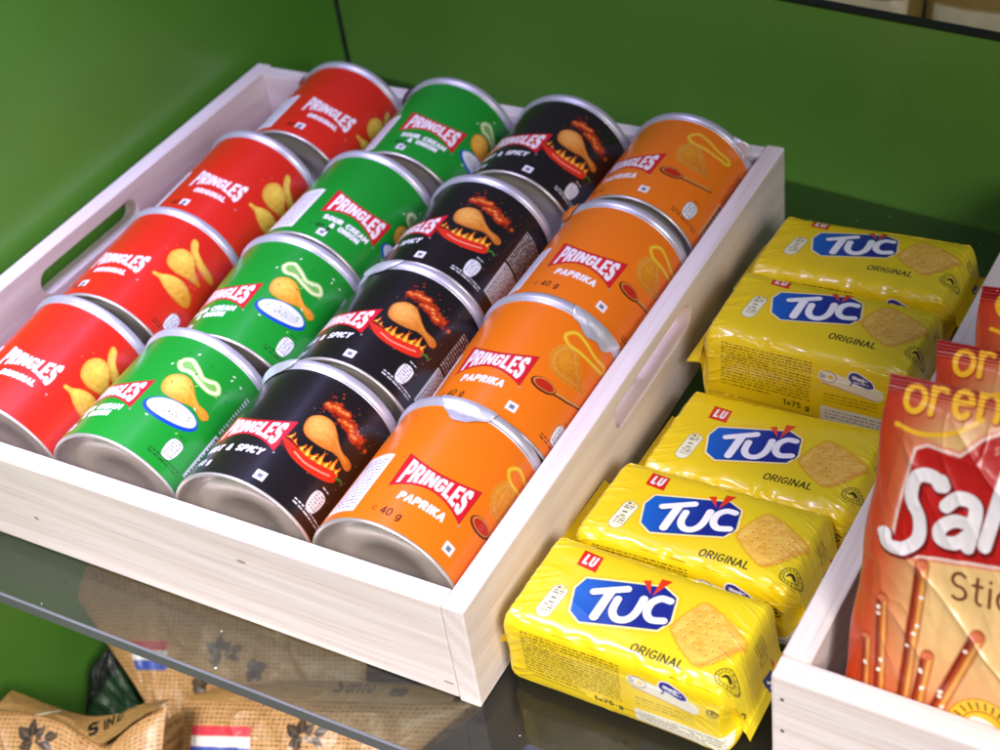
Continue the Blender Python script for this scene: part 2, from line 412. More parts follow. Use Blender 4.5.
def glass_mat():
    m, nt, b = new_mat('smoked glass')
    nt.nodes.remove(b); out = nt.nodes['Material Output']
    tc = N(nt, 'ShaderNodeTexCoord')
    tr = N(nt, 'ShaderNodeBsdfTransparent'); tr.inputs['Color'].default_value = (.71, .735, .69, 1)
    gl = N(nt, 'ShaderNodeBsdfGlossy'); gl.inputs['Roughness'].default_value = .04; gl.inputs['Color'].default_value = (.95, .95, .95, 1)
    df = N(nt, 'ShaderNodeBsdfDiffuse'); df.inputs['Color'].default_value = (.30, .30, .28, 1)
    m0 = N(nt, 'ShaderNodeMixShader'); m0.inputs['Fac'].default_value = .025
    nt.links.new(tr.outputs[0], m0.inputs[1]); nt.links.new(df.outputs[0], m0.inputs[2])
    lw = N(nt, 'ShaderNodeLayerWeight'); lw.inputs['Blend'].default_value = .5
    pw = N(nt, 'ShaderNodeMath'); pw.operation = 'POWER'; pw.inputs[1].default_value = 4.0; nt.links.new(lw.outputs['Facing'], pw.inputs[0])
    fr = N(nt, 'ShaderNodeMath'); fr.operation = 'MULTIPLY_ADD'; fr.inputs[1].default_value = .9; fr.inputs[2].default_value = .045; nt.links.new(pw.outputs[0], fr.inputs[0])
    m1 = N(nt, 'ShaderNodeMixShader')
    nt.links.new(fr.outputs[0], m1.inputs['Fac']); nt.links.new(m0.outputs[0], m1.inputs[1]); nt.links.new(gl.outputs[0], m1.inputs[2])
    # dust specks
    vo = N(nt, 'ShaderNodeTexVoronoi'); vo.inputs['Scale'].default_value = 95
    nt.links.new(tc.outputs['Object'], vo.inputs['Vector'])
    lt = N(nt, 'ShaderNodeMath'); lt.operation = 'LESS_THAN'; lt.inputs[1].default_value = .045
    nt.links.new(vo.outputs['Distance'], lt.inputs[0])
    sp = N(nt, 'ShaderNodeSeparateColor'); nt.links.new(vo.outputs['Color'], sp.inputs[0])
    g2 = N(nt, 'ShaderNodeMath'); g2.operation = 'GREATER_THAN'; g2.inputs[1].default_value = .5
    nt.links.new(sp.outputs[0], g2.inputs[0])
    mu = N(nt, 'ShaderNodeMath'); mu.operation = 'MULTIPLY'; nt.links.new(lt.outputs[0], mu.inputs[0]); nt.links.new(g2.outputs[0], mu.inputs[1])
    d2 = N(nt, 'ShaderNodeBsdfDiffuse'); d2.inputs['Color'].default_value = (.8, .8, .76, 1)
    m2 = N(nt, 'ShaderNodeMixShader'); nt.links.new(mu.outputs[0], m2.inputs['Fac']); nt.links.new(m1.outputs[0], m2.inputs[1]); nt.links.new(d2.outputs[0], m2.inputs[2])
    nt.links.new(m2.outputs[0], out.inputs['Surface'])
    return m
M_GLASS = glass_mat()
M_GEDGE = painted('ground glass edge', (96, 98, 98), .35)
shelf = empty('glass_shelf', (.3, .2, -.006))
tag(shelf, 'smoked glass shelf carrying both crates and the yellow packets', 'shelf')
bm = bmesh.new()
vs = [bm.verts.new((x - .3, y - .2, 0)) for x, y in ((-.0075, -.0285), (.9, -.0285), (.9, .319), (-.0055, .4385))]
f = bm.faces.new(vs); r_ = bmesh.ops.extrude_face_region(bm, geom=[f])
for v_ in r_['geom']:
    if isinstance(v_, bmesh.types.BMVert): v_.co.z = .0056
bmesh.ops.recalc_face_normals(bm, faces=bm.faces[:])
me = bpy.data.meshes.new('glass_pane'); bm.to_mesh(me); bm.free(); me.materials.append(M_GLASS)
obj('glass_pane', me, shelf)
obj('front_edge', box_mesh('front_edge', -.0075 - .3, -.0302 - .2, -.0004, .9 - .3, -.0287 - .2, .0060, M_GEDGE, .0004), shelf)

floor = obj('floor', box_mesh('floor', -1.2, -1.2, -.47, 1.6, 1.4, -.452, painted('dark floor', (46, 44, 38), .5), 0))
tag(floor, kind='structure')

# ------------------------------------------------------------------ crates
def side_board(name, L, H, t, slot, mat):
    """upright board in the local y-z plane, thickness along x from 0 to t, with a long rounded hand hole"""
    cu = bpy.data.curves.new(name, 'CURVE'); cu.dimensions = '2D'; cu.fill_mode = 'BOTH'
    bv = .0009
    def add(pts):
        s = cu.splines.new('POLY'); s.points.add(len(pts) - 1)
        for p, q in zip(s.points, pts): p.co = (q[0], q[1], 0, 1)
        s.use_cyclic_u = True
    add([(bv, bv), (L - bv, bv), (L - bv, H - bv), (bv, H - bv)])
    y0, y1, zc, r = slot
    add(arc(y1 - r, zc, r, r, 90, -90, 16) + arc(y0 + r, zc, r, r, 270, 90, 16))
    cu.extrude = t / 2 - bv; cu.bevel_depth = bv; cu.bevel_resolution = 2
    o = bpy.data.objects.new('tmp', cu); COL.objects.link(o)
    dg = bpy.context.evaluated_depsgraph_get()
    me = bpy.data.meshes.new_from_object(o.evaluated_get(dg))
    bpy.data.objects.remove(o); bpy.data.curves.remove(cu)
    me.name = name
    # curve plane (x,y,z) -> (thickness, length, height)
    co = np.empty(len(me.vertices) * 3); me.vertices.foreach_get('co', co); co = co.reshape(-1, 3)
    me.vertices.foreach_set('co', np.c_[co[:, 2] + t / 2, co[:, 0], co[:, 1]].reshape(-1))
    me.materials.clear(); me.materials.append(mat); me.polygons.foreach_set('use_smooth', np.zeros(len(me.polygons), bool)); me.update()
    return me

M_NAIL = metal('nail', (96, 84, 74), .5)
M_KNOT = painted('knot', (176, 150, 132), .6)
def crate(loc, rz, W, D, H, t, slotL, slotR, label, seed, zf=.0028, full=False):
    c = empty('wooden_crate', loc); c.rotation_euler = (0, 0, rz)
    tag(c, label, 'crate', 'whitewashed wooden crates on the glass shelf')
    g = .0002
    y0 = t + g if full else 0
    o = obj('side_board', side_board('side_board', D - y0, H, t, slotL, wood('pine side', 'y', (seed, .3, .1))), c); o.location = (0, y0, 0)
    o = obj('side_board', side_board('side_board', D - y0, H, t, slotR, wood('pine side b', 'y', (seed + .7, .1, .4))), c); o.location = (W - t, y0, 0)
    x0, x1 = (0, W) if full else (t + g, W - t - g)
    obj('front_board', box_mesh('front_board', x0, .0006, .0003, x1, t, H - .0004, wood('pine front', 'x', (.1, seed + .2, .33)), .0011 if full else .0008), c)
    nails = [(.0042, z) for z in (.0432, .0255, .0095)] if full else []
    for nx, nz in nails:
        me = lathe_y('nail', [(.0002, .00045), (.0006, .00042), (.0008, .0006)], M_NAIL, 16)
        o = obj('nail', me, c); o.location = (nx, 0, nz)
    if not full:
        for kx, kz, a, b in ((.232, .0405, .0026, .0010), (.326, .008, .0028, .0007), (.11, .021, .0016, .0012)):
            me = lathe_y('knot', [(.0002, .00052), (.6, .00052), (1.0, .00062)], M_KNOT, 24)
            o = obj('knot', me, c); o.scale = (a, 1, b); o.location = (kx, 0, kz)
    obj('back_board', box_mesh('back_board', t + g, D - t, .0003, W - t - g, D - .0006, H - .0006, wood('pine back', 'x', (.5, seed + .6, .7))), c)
    obj('bottom_board', box_mesh('bottom_board', t + g, t + g, .0002, W - t - g, D - t - g, zf, wood('pine bottom', 'y', (seed, .2, .2), (190, 180, 165), (160, 145, 128)), .0003), c)
    return c
crate((0, 0, 0), 0, .34, .3426, .0553, .010, (.124, .206, .0395, .0078), (.132, .217, .0405, .0078),
      'pale wooden crate filled with four rows of crisp cans', .0)
crate((.4544, .0168, 0), math.radians(-2.0), .30, .33, .0553, .0108, (.124, .206, .0395, .0078), (.132, .217, .0405, .0078),
      'pale wooden crate at the right holding red pretzel stick bags', 1.9, full=True)

# ------------------------------------------------------------------ crisp cans
R, L, RT = .0347, .0750, .0362
def chip(pr, cx, cy, r, rot=0, c1=(248, 200, 90), c2=(222, 140, 40), edge=(190, 105, 25), seed=3, fat=1.0):
    pts = [(-1.05, .1), (-.8, .78), (-.1, 1.08), (.6, .86), (1.0, .25), (1.3, -.35), (1.72, -.82), (2.3, -1.02), (2.62, -1.3), (2.5, -1.66), (2.15, -1.7), (1.7, -1.36), (1.2, -1.12), (.3, -1.12), (-.5, -.88), (-.95, -.5)]
    c, s = math.cos(math.radians(rot)), math.sin(math.radians(rot))
    P = spline([(cx + r * (x * c - y * fat * s), cy + r * (x * s + y * fat * c)) for x, y in pts], True, 5)
    pr.poly(P, edge, 1, .25)
    def sh(U, V):
        t = np.clip(np.hypot(U - (cx - .25 * r), V - (cy + .3 * r)) / (1.5 * r), 0, 1) ** 1.5 + .7 * (fbm(U / 1.7, V / 1.7, seed) - .45)
        t = np.clip(t, 0, 1)[..., None]
        e = np.exp(-np.maximum(-sd_poly(U, V, P), 0) / (.16 * r))[..., None]; g = smooth(.9 * r, 2.6 * r, np.hypot(U - cx, V - cy))[..., None]
        c = lin(c1) * (1 - t) + lin(c2) * t
        c = c * (1 - .55 * e) + lin(edge) * .55 * e
        c = c * (1 - .5 * g) + lin(c2) * .8 * .5 * g
        return c * (.86 + .28 * vnoise(U / .55, V / .55, seed + 1))[..., None]
    pr.poly(P, sh)
    pr.line([(cx + r * (x * c - y * s), cy + r * (x * s + y * c)) for x, y in spline([(1.0, -.1), (1.5, -.85), (2.1, -1.3)], False, 5)], .45, c1, .7)

def saddle(pr, pts, c1, c2, edge):
    P = spline(pts, True, 6); pr.poly(P, edge, 1, .2)
    q = P.mean(0); m = np.abs(P - q).max()
    def sh(U, V):
        d = np.maximum(-sd_poly(U, V, P), 0)
        t = np.clip(np.hypot(U - q[0] + .35 * m, V - q[1] - .3 * m) / (1.15 * m) + .55 * (fbm(U / 1.8, V / 1.8, 5) - .5), 0, 1)[..., None]
        e = np.exp(-d / .9)[..., None]; k = np.exp(-((d - 2.0) / .7) ** 2)[..., None]
        c = lin(c1) * (1 - t) + lin(c2) * t
        c = c * (1 - .35 * e) + lin(edge) * .35 * e
        c = c * (1 - .1 * k) + lin((255, 236, 150)) * .1 * k
        return c * (.88 + .24 * vnoise(U / .55, V / .55, 9))[..., None]
    pr.poly(P, sh)

def can_print(fl):
    st = .27
    n = int(2 * math.pi * R * 1000 / st)
    u = np.linspace(-math.pi * R * 1000, math.pi * R * 1000, n, endpoint=False)
    v = np.arange(1.3, 71.2, st)
    U, V = np.meshgrid(u, v)
    base = dict(red=(208, 36, 20), green=(20, 142, 38), black=(24, 19, 20), orange=(238, 120, 14))[fl]
    pr = Print(U, V, base)
    W = (242, 240, 238)
    top = lambda x: 34.8 + 4.7 * (np.abs(x) / 16.4) ** 1.8
    bot = lambda x: 26.0 - 4.6 * (np.abs(x) / 16.4) ** 1.8
    if fl != 'red':
        xs = np.linspace(-16.6, 16.6, 25)
        P = [(x + .3 * (1 if x > 0 else -1), top(x)) for x in xs] + [(x * .985, bot(x)) for x in xs[::-1]]
        pr.poly(P, (150, 16, 26), 1, .35); pr.poly(P, (214, 24, 42))
    pr.block('PRINGLES', -14.6, 15.0, lambda x: bot(x) + 1.0, lambda x: top(x) - 1.0, W)
    pr.ell(17.0, 20.3, .5, .5, (150, 150, 150))
    # nutrition panel on the left flank, small print and bar code on the right flank
    pr.poly([(-41, 5.2), (-24.2, 5.2), (-24.2, 38.6), (-27, 39.4), (-41, 39.4)], W)
    pr.lines(-40, -26, np.arange(7.5, 37, 2.0), .8, (120, 128, 160), 3, .8)
    sm = (225, 225, 225) if fl == 'black' else ((30, 60, 30) if fl == 'green' else (70, 20, 10))
    pr.lines(35.5, 53, (6.2, 7.9), .75, sm, 5)
    pr.line([(41.6, 8.5), (40.2, 14), (41.0, 18.6), (44.2, 20.0), (47.2, 18.6), (47.2, 13), (45.6, 8.8), (41.6, 8.5)], .5, (90, 95, 90))
    pr.poly(spline([(41.4, 9), (40.4, 14), (41.2, 18.4), (44.2, 19.6), (47.0, 18.2), (47.0, 13), (45.4, 9)]), (236, 238, 236))
    pr.lines(41.4, 46.4, np.arange(10.4, 18, 1.5), .7, (95, 100, 105), 8)
    pr.lines(42.5, 46.5, (21.4,), .8, sm, 9)
    # price square
    sq = dict(orange=(18.8, 9.4), green=(-7.8, 7.2), black=(18.7, 7.2), red=(-7.3, 9.6))[fl]
    pr.rect(sq[0] - 2.1, sq[1] - 2.1, sq[0] + 2.1, sq[1] + 2.1, W, 1, .3)
    pr.rect(sq[0] - 1.2, sq[1] - 1.2, sq[0] + 1.2, sq[1] + 1.2, (150, 152, 165))
    for k in (-.7, .1): pr.rect(sq[0] - .8, sq[1] + k, sq[0] + .8, sq[1] + k + .4, (60, 60, 80))
    # bar code panel
    ink = (20, 20, 20)
    if fl == 'black':
        pr.rect(55, 9.5, 71, 33, (205, 205, 205)); pr.lines(56, 70.5, np.arange(11, 32, 1.7), .9, (60, 60, 60), 12)
        pr.lines(55, 70, np.arange(35, 59, 1.9), .9, (205, 205, 205), 13)
    else:
        bg = (226, 232, 226) if fl == 'green' else base
        pr.rect(55, 9.5, 71, 36, (226, 230, 226) if fl != 'orange' else (236, 180, 120))
        x = 10.2; r = random.Random(4)
        while x < 35:
            w = r.choice((.7, 1.0, 1.5)); pr.rect(56, x, 67, x + w, ink); x += w + r.choice((.8, 1.1, 1.5))
        pr.lines(55, 70, np.arange(38, 61, 1.9), .95, (226, 240, 226) if fl == 'green' else (90, 34, 8), 13)
        if fl == 'green': pr.lines(67, 71, np.arange(11, 35, 1.6), .9, ink, 15)
    if fl == 'orange':
        pr.text('PAPRIKA', .2, 16.4, 3.3, 1.15, W, 1.0, .42, 1, .12, 'c')
        pr.text('40 g', -12.4, 6.6, 3.5, .62, (70, 26, 10), .95, .26, 0)
        pr.ell(-15.4, 8.3, 1.1, 1.3, (150, 66, 14)); pr.ell(-15.2, 8.3, .7, .85, base)
        saddle(pr, [(20.5, 48), (24, 54), (30, 54.5), (35, 48), (40.8, 42.2), (43.5, 40.4), (38, 38.5), (31, 36.5), (24.5, 37.5), (21, 42)], (230, 152, 34), (206, 114, 12), (226, 150, 40))
        lp = spline([(21.5, 58), (25, 62.4), (31, 61.5), (38, 59.5), (45.5, 60.5), (46, 57.4), (39, 55.6), (31, 55), (25, 54.6)], True, 8)
        pr.line(list(lp) + [lp[0]], 2.3, (232, 170, 20)); pr.line(list(lp) + [lp[0]], .8, (248, 208, 70), .8)
        pr.line([(29.5, 27.8), (38, 30.4), (46.5, 34.6)], 2.2, (92, 34, 14)); pr.line([(29.5, 28.3), (38, 30.9), (46.3, 34.9)], 1.2, (222, 152, 72))
        pr.ell(25.2, 28.2, 6.2, 3.7, (92, 34, 14), 6); pr.ell(25.4, 28.7, 5.5, 3.0, (206, 132, 60), 6); pr.ell(25.5, 28.6, 4.7, 2.4, (190, 40, 16), 6)
    if fl == 'green':
        pr.text('SOUR CREAM', 0, 17.6, 2.7, 1.0, W, 1.05, .38, 4, .1, 'c'); pr.text('& ONION', 1.2, 13.3, 2.7, 1.0, W, 1.05, .38, 4, .1, 'c')
        lp = spline([(20.5, 55), (24, 58), (29, 55.5), (34, 52.4), (40, 54.4), (43, 51.4), (39.5, 48.8), (33.5, 49.6), (28, 51.8), (23, 51.2)], True, 8)
        pr.poly(lp, (120, 176, 84), .8); pr.line(list(lp) + [lp[0]], 2.5, (172, 204, 116)); pr.line(list(lp) + [lp[0]], 1.2, (222, 236, 178), .9)
        pr.ell(33, 28.4, 13.4, 6.6, (14, 70, 170), 8); pr.ell(33, 29.2, 12.0, 5.3, (226, 230, 226), 8)
        pr.ell(33, 28.4, 9, 3.4, (206, 210, 204), 8, .6)
        r = random.Random(2)
        for k in range(12): pr.ell(33 + r.uniform(-8, 8), 29 + r.uniform(-2.6, 3), .55, .28, (70, 130, 40), r.uniform(0, 180))
        chip(pr, 27.6, 41.6, 6.6, 18, (250, 196, 80), (232, 150, 40), (214, 130, 26))
        for k in range(26):
            x, y = r.uniform(17, 50), r.uniform(20, 64)
            if (x - 33) ** 2 / 190 + (y - 29) ** 2 / 50 > 1: pr.ell(x, y, .75, .32, r.choice(((232, 240, 220), (150, 200, 90), (10, 90, 24))), r.uniform(0, 180))
        pr.text('- 40 g', -16.5, 9.6, 3.0, .6, (10, 40, 14), .95, .26, 0)
    if fl == 'black':
        pr.text('HOT & SPICY', -1.0, 15.6, 3.2, 1.0, W, .95, .38, 4, .2, 'c')
        pr.text('40 g', -15, 6.8, 3.2, .6, W, .95, .26, 0)
        r = random.Random(11)
        for k in range(130):
            t = r.random(); cx = 22 + 22 * t + r.gauss(0, 2.2); cy = 57 - 6 * t + r.gauss(0, 2.6 - t)
            q = max(0, 1 - abs(cy - (57 - 6 * t)) / 5); s = r.uniform(.3, 1.5) * (.4 + q)
            pr.ell(cx, cy, s, s * r.uniform(.5, 1), r.choice(((196, 60, 14), (150, 30, 10), (226, 104, 30), (90, 18, 8))), r.uniform(0, 180), .8, 12, soft=3)
        for k in range(13):
            t = (k + .5) / 13; cx = 22.5 + 19 * t; cy = 57.4 - 6 * t + r.uniform(-2.4, 2.4)
            pr.ell(cx, cy, 2.5, 1.9, (176, 44, 12), r.uniform(0, 180), .9, 14, soft=4); pr.ell(cx - .4, cy + .4, 1.4, .9, (242, 128, 44), 20, .85, 12, soft=4); pr.ell(cx - .6, cy + .6, .5, .35, (252, 200, 120), 20, .8, 10, soft=2)
        for k in range(40): pr.ell(r.uniform(17, 52), r.uniform(14, 64), .3, .2, r.choice(((200, 90, 20), (160, 120, 90), (190, 40, 10))), r.uniform(0, 180))
        for k, (fx, fy, fh) in enumerate(((18.6, 29.4, 5.2), (21.6, 28.6, 3.6), (25.4, 27.6, 4.6), (28.6, 27.4, 6.0), (31.6, 27.8, 4.4), (34.8, 28.4, 6.4), (37.8, 29.4, 4.6), (40.6, 30.2, 7.0), (43.0, 30.4, 4.8))):
            q = (-1) ** k * .5
            pr.poly(spline([(fx - 1.5, fy - 1.5), (fx - 1.6, fy + .25 * fh), (fx - .7 + q, fy + .6 * fh), (fx + q, fy + fh), (fx + .6 + q, fy + .6 * fh), (fx + .4, fy + .4 * fh), (fx + 1.5, fy + .2 * fh), (fx + 1.4, fy - 1.5)], True, 4), (226, 112, 12))
            pr.poly(spline([(fx - .9, fy - 1.5), (fx - .8, fy + .2 * fh), (fx - .2 + q, fy + .62 * fh), (fx + .4, fy + .2 * fh), (fx + .8, fy - 1.5)], True, 4), (252, 206, 70))
        pr.line(spline([(18.6, 28.2), (22.5, 26.4), (27, 24.6), (33, 24.6), (38, 26.2), (42.2, 28.4)], False, 6), 5.4, (120, 16, 8))
        pr.poly(spline([(15.8, 29.6), (21.5, 28.6), (27, 27.4), (34, 28.0), (40, 30.2), (44, 30.6), (45.0, 28), (42.4, 25), (36, 22.2), (29, 21.6), (23, 23.2), (18.6, 26.6)]), (218, 44, 22))
        pr.line(spline([(24, 25.6), (30, 24.2), (37, 25.8), (41.5, 28)], False, 5), .9, (250, 150, 120), .8)
        pr.line(spline([(44.6, 29.4), (46.6, 30.8), (48.6, 30.4)], False, 5), 1.1, (60, 120, 40))
        chip(pr, 27.0, 42.2, 6.9, 20, (238, 176, 84), (216, 128, 40), (168, 84, 24))
    if fl == 'red':
        pr.text('ORIGINAL', .6, 19.6, 2.8, .95, W, 1.0, .4, 2, .1, 'c')
        a, b_, e = (250, 210, 84), (206, 130, 26), (188, 92, 16)
        saddle(pr, [(24.5, 62), (27.5, 61.4), (31, 56.4), (38, 53.6), (44, 53), (47, 50.5), (44, 48.2), (36, 48.6), (29, 52.5), (25, 58)], a, b_, e)
        saddle(pr, [(20.2, 47), (24, 52.6), (30.4, 52.4), (35.5, 46.5), (41, 43.4), (42, 41.6), (36, 39.6), (28, 37.2), (22, 39.5)], a, b_, e)
        saddle(pr, [(20.2, 30.4), (23.4, 31.2), (28, 34.4), (34, 36.2), (41, 34.4), (45, 29.8), (43, 25.8), (36, 24.4), (29.5, 25.6), (24.5, 28.2), (20.6, 28.6)], a, b_, e)
        pr.text('40 g', -15, 7.2, 3.2, .6, (60, 10, 6), .95, .26, 0)
        r = random.Random(6)
        for k in range(14): pr.ell(r.uniform(17, 47), r.uniform(22, 60), .35, .35, (246, 120, 70))
    # cut line near the seam and slight wear
    a = U / (R * 1000); wob = 0.00006 * (vnoise(U / 9, V / 11, 21) - .5)
    rad = R + wob + .00022 * np.exp(-((V - 70.5) / 1.2) ** 2)
    P = np.stack([rad * np.sin(a), V / 1000, rad * np.cos(a)], -1)
    return grid_mesh(fl + '_label', P, pr.C, True, M_LABEL)

base_prof = [(.0002, .0066), (.0150, .0065), (.0158, .0056), (.0262, .0056), (.0270, .0066), (.0296, .0066), (.0306, .0056), (.0320, .0050), (.0326, .0016), (.0331, .0003), (.0338, .0), (.0343, .0002), (.03465, .0008), (.0346, .0014), (.0342, .0017)]
rim_prof = [(.0344, .0694), (.0350, .0696), (.0352, .0701), (.0352, .0706), (.0354, .0709), (.0358, .0713), (.0361, .0719), (.03625, .0727), (.03625, .0736), (.0361, .0743), (.0357, .0748), (.0352, .0750), (.0348, .0748), (.0346, .0738), (.0344, .0720), (.0341, .0712)]
lid_prof = [(.0341, .0712), (.0300, .0708), (.0150, .0706), (.0002, .0706)]
ME_BASE = lathe_y('metal_base', base_prof, M_BASE)
ME_RIM = lathe_y('top_rim', rim_prof, M_RIM)
ME_LID = lathe_y('foil_lid', lid_prof, M_FOIL, 96)

def foil_tab(u0, u1, depth, seed, out=0.0, mat=None):
    """piece of the sealing foil folded over the rim on to the label"""
    nu, nv = 70, 30
    a = np.linspace(0, 1, nu); t = np.linspace(0, 1, nv)
    A, T = np.meshgrid(a, t)
    edge = depth * (np.sin(np.pi * np.clip(A, 0, 1)) ** .55) * (.75 + .5 * vnoise(A * 5, A * 0 + seed, seed))
    s = 74.2 - T * (edge + .6)
    u = u0 + (u1 - u0) * A
    h = .0006 + .0013 * (1 - smooth(70.0, 74.0, s) * 0) * 0 + .0017 * smooth(67.5, 73, s) + .0005 * (fbm(A * 7, T * 3, seed) - .3) * np.sin(np.pi * T) + out * np.sin(np.pi * A) * np.sin(np.pi * np.clip(T * 1.1, 0, 1))
    rr = R + np.maximum(h, .00025)
    ang = u / (R * 1000)
    P = np.stack([rr * np.sin(ang), s / 1000, rr * np.cos(ang)], -1)
    me = grid_mesh('foil_tab', P, None, False, mat or M_FOIL)
    return me

CANS = {
 'O1': (0.2949, 0.0128, 0.0404, -0.0206, 0.0141, 12.9), 'O2': (0.2958, 0.0904, 0.0372, -0.0232, 0.0669, -3.2),
 'O3': (0.2919, 0.1697, 0.0375, 0.0171, 0.04, 5.0), 'O4': (0.2931, 0.2529, 0.0384, 0.0167, 0.048, -13.8),
 'R1': (0.0787, 0.0181, 0.0344, -0.0362, 0.0554, 7.1), 'R2': (0.0804, 0.095, 0.0384, -0.1037, 0.0087, -2.0),
 'R3': (0.0747, 0.1705, 0.0374, -0.0386, 0.048, 8.0), 'R4': (0.0818, 0.2551, 0.0371, -0.068, 0.0215, 15.6),
 'G1': (0.1522, 0.0157, 0.0371, -0.0528, 0.015, -13.3), 'G2': (0.1558, 0.0952, 0.035, -0.0887, 0.0676, -11.7),
 'G3': (0.1478, 0.1743, 0.0371, -0.0375, 0.0201, 19.5), 'G4': (0.1539, 0.2558, 0.0364, -0.0628, 0.0372, 10.9),
 'B1': (0.2244, 0.0132, 0.0402, -0.0517, 0.0001, -6.4), 'B2': (0.2249, 0.0918, 0.0402, -0.0437, -0.0044, -13.6),
 'B3': (0.2205, 0.1698, 0.0386, -0.0408, 0.0203, -19.0), 'B4': (0.2233, 0.2561, 0.0373, -0.0162, 0.0239, -9.2)}
FLV = dict(R='red', G='green', B='black', O='orange')
KIND = dict(R='red original flavour', G='green sour cream and onion', B='black hot and spicy', O='orange paprika')
ROW = {'1': 'at the front of the crate', '2': 'second from the crate front', '3': 'third from the crate front', '4': 'at the back of the crate'}
ORD = {'1': 'first', '2': 'second', '3': 'third', '4': 'fourth'}
TABS = {'O1': (-7.5, 17.0, 9.4, 3, 0.0), 'O2': (15.0, 42, 11.0, 5, .0006), 'B1': (-38, -9, 6.5, 8, .0010), 'B2': (-30, -3.5, 5.4, 9, .0004),
        'O4': (26, 40, 4.5, 12, .0045), 'R4': (-40, -28, 6, 14, .001), 'O3': (-38, -22, 5, 15, .001), 'G4': (-42, -24, 4, 16, .001)}
M_TABS = {'R4': painted('red foil', (150, 26, 14), .35), 'O3': painted('orange foil', (210, 110, 20), .35), 'G4': painted('dark foil', (20, 32, 20), .4)}
labels = {k: can_print(v) for k, v in FLV.items()}
for k, (x, y, z, yw, tl, uc) in CANS.items():
    c = empty('snack_can', (x, y, z))
    extra = {'O1': ', silver seal peeling', 'B1': ', torn silver seal', 'O4': ', silver tab sticking out'}.get(k, '')
    tag(c, f'{KIND[k[0]]} crisp can {ROW[k[1]]}{extra}', 'can', 'crisp cans lying in the crate')
    # local y = can axis (base to top); roll turns the printed front
    m = Matrix.Rotation(-yw, 4, 'Z') @ Matrix.Rotation(tl, 4, 'X') @ Matrix.Rotation(uc / (R * 1000), 4, 'Y')
    c.rotation_euler = m.to_euler()
    obj('printed_label', labels[k[0]], c); obj('metal_base', ME_BASE, c); obj('top_rim', ME_RIM, c); obj('foil_lid', ME_LID, c)
    if k in TABS:
        a = TABS[k]; obj('foil_tab', foil_tab(a[0] - uc, a[1] - uc, a[2], a[3], a[4], M_TABS.get(k)), c)

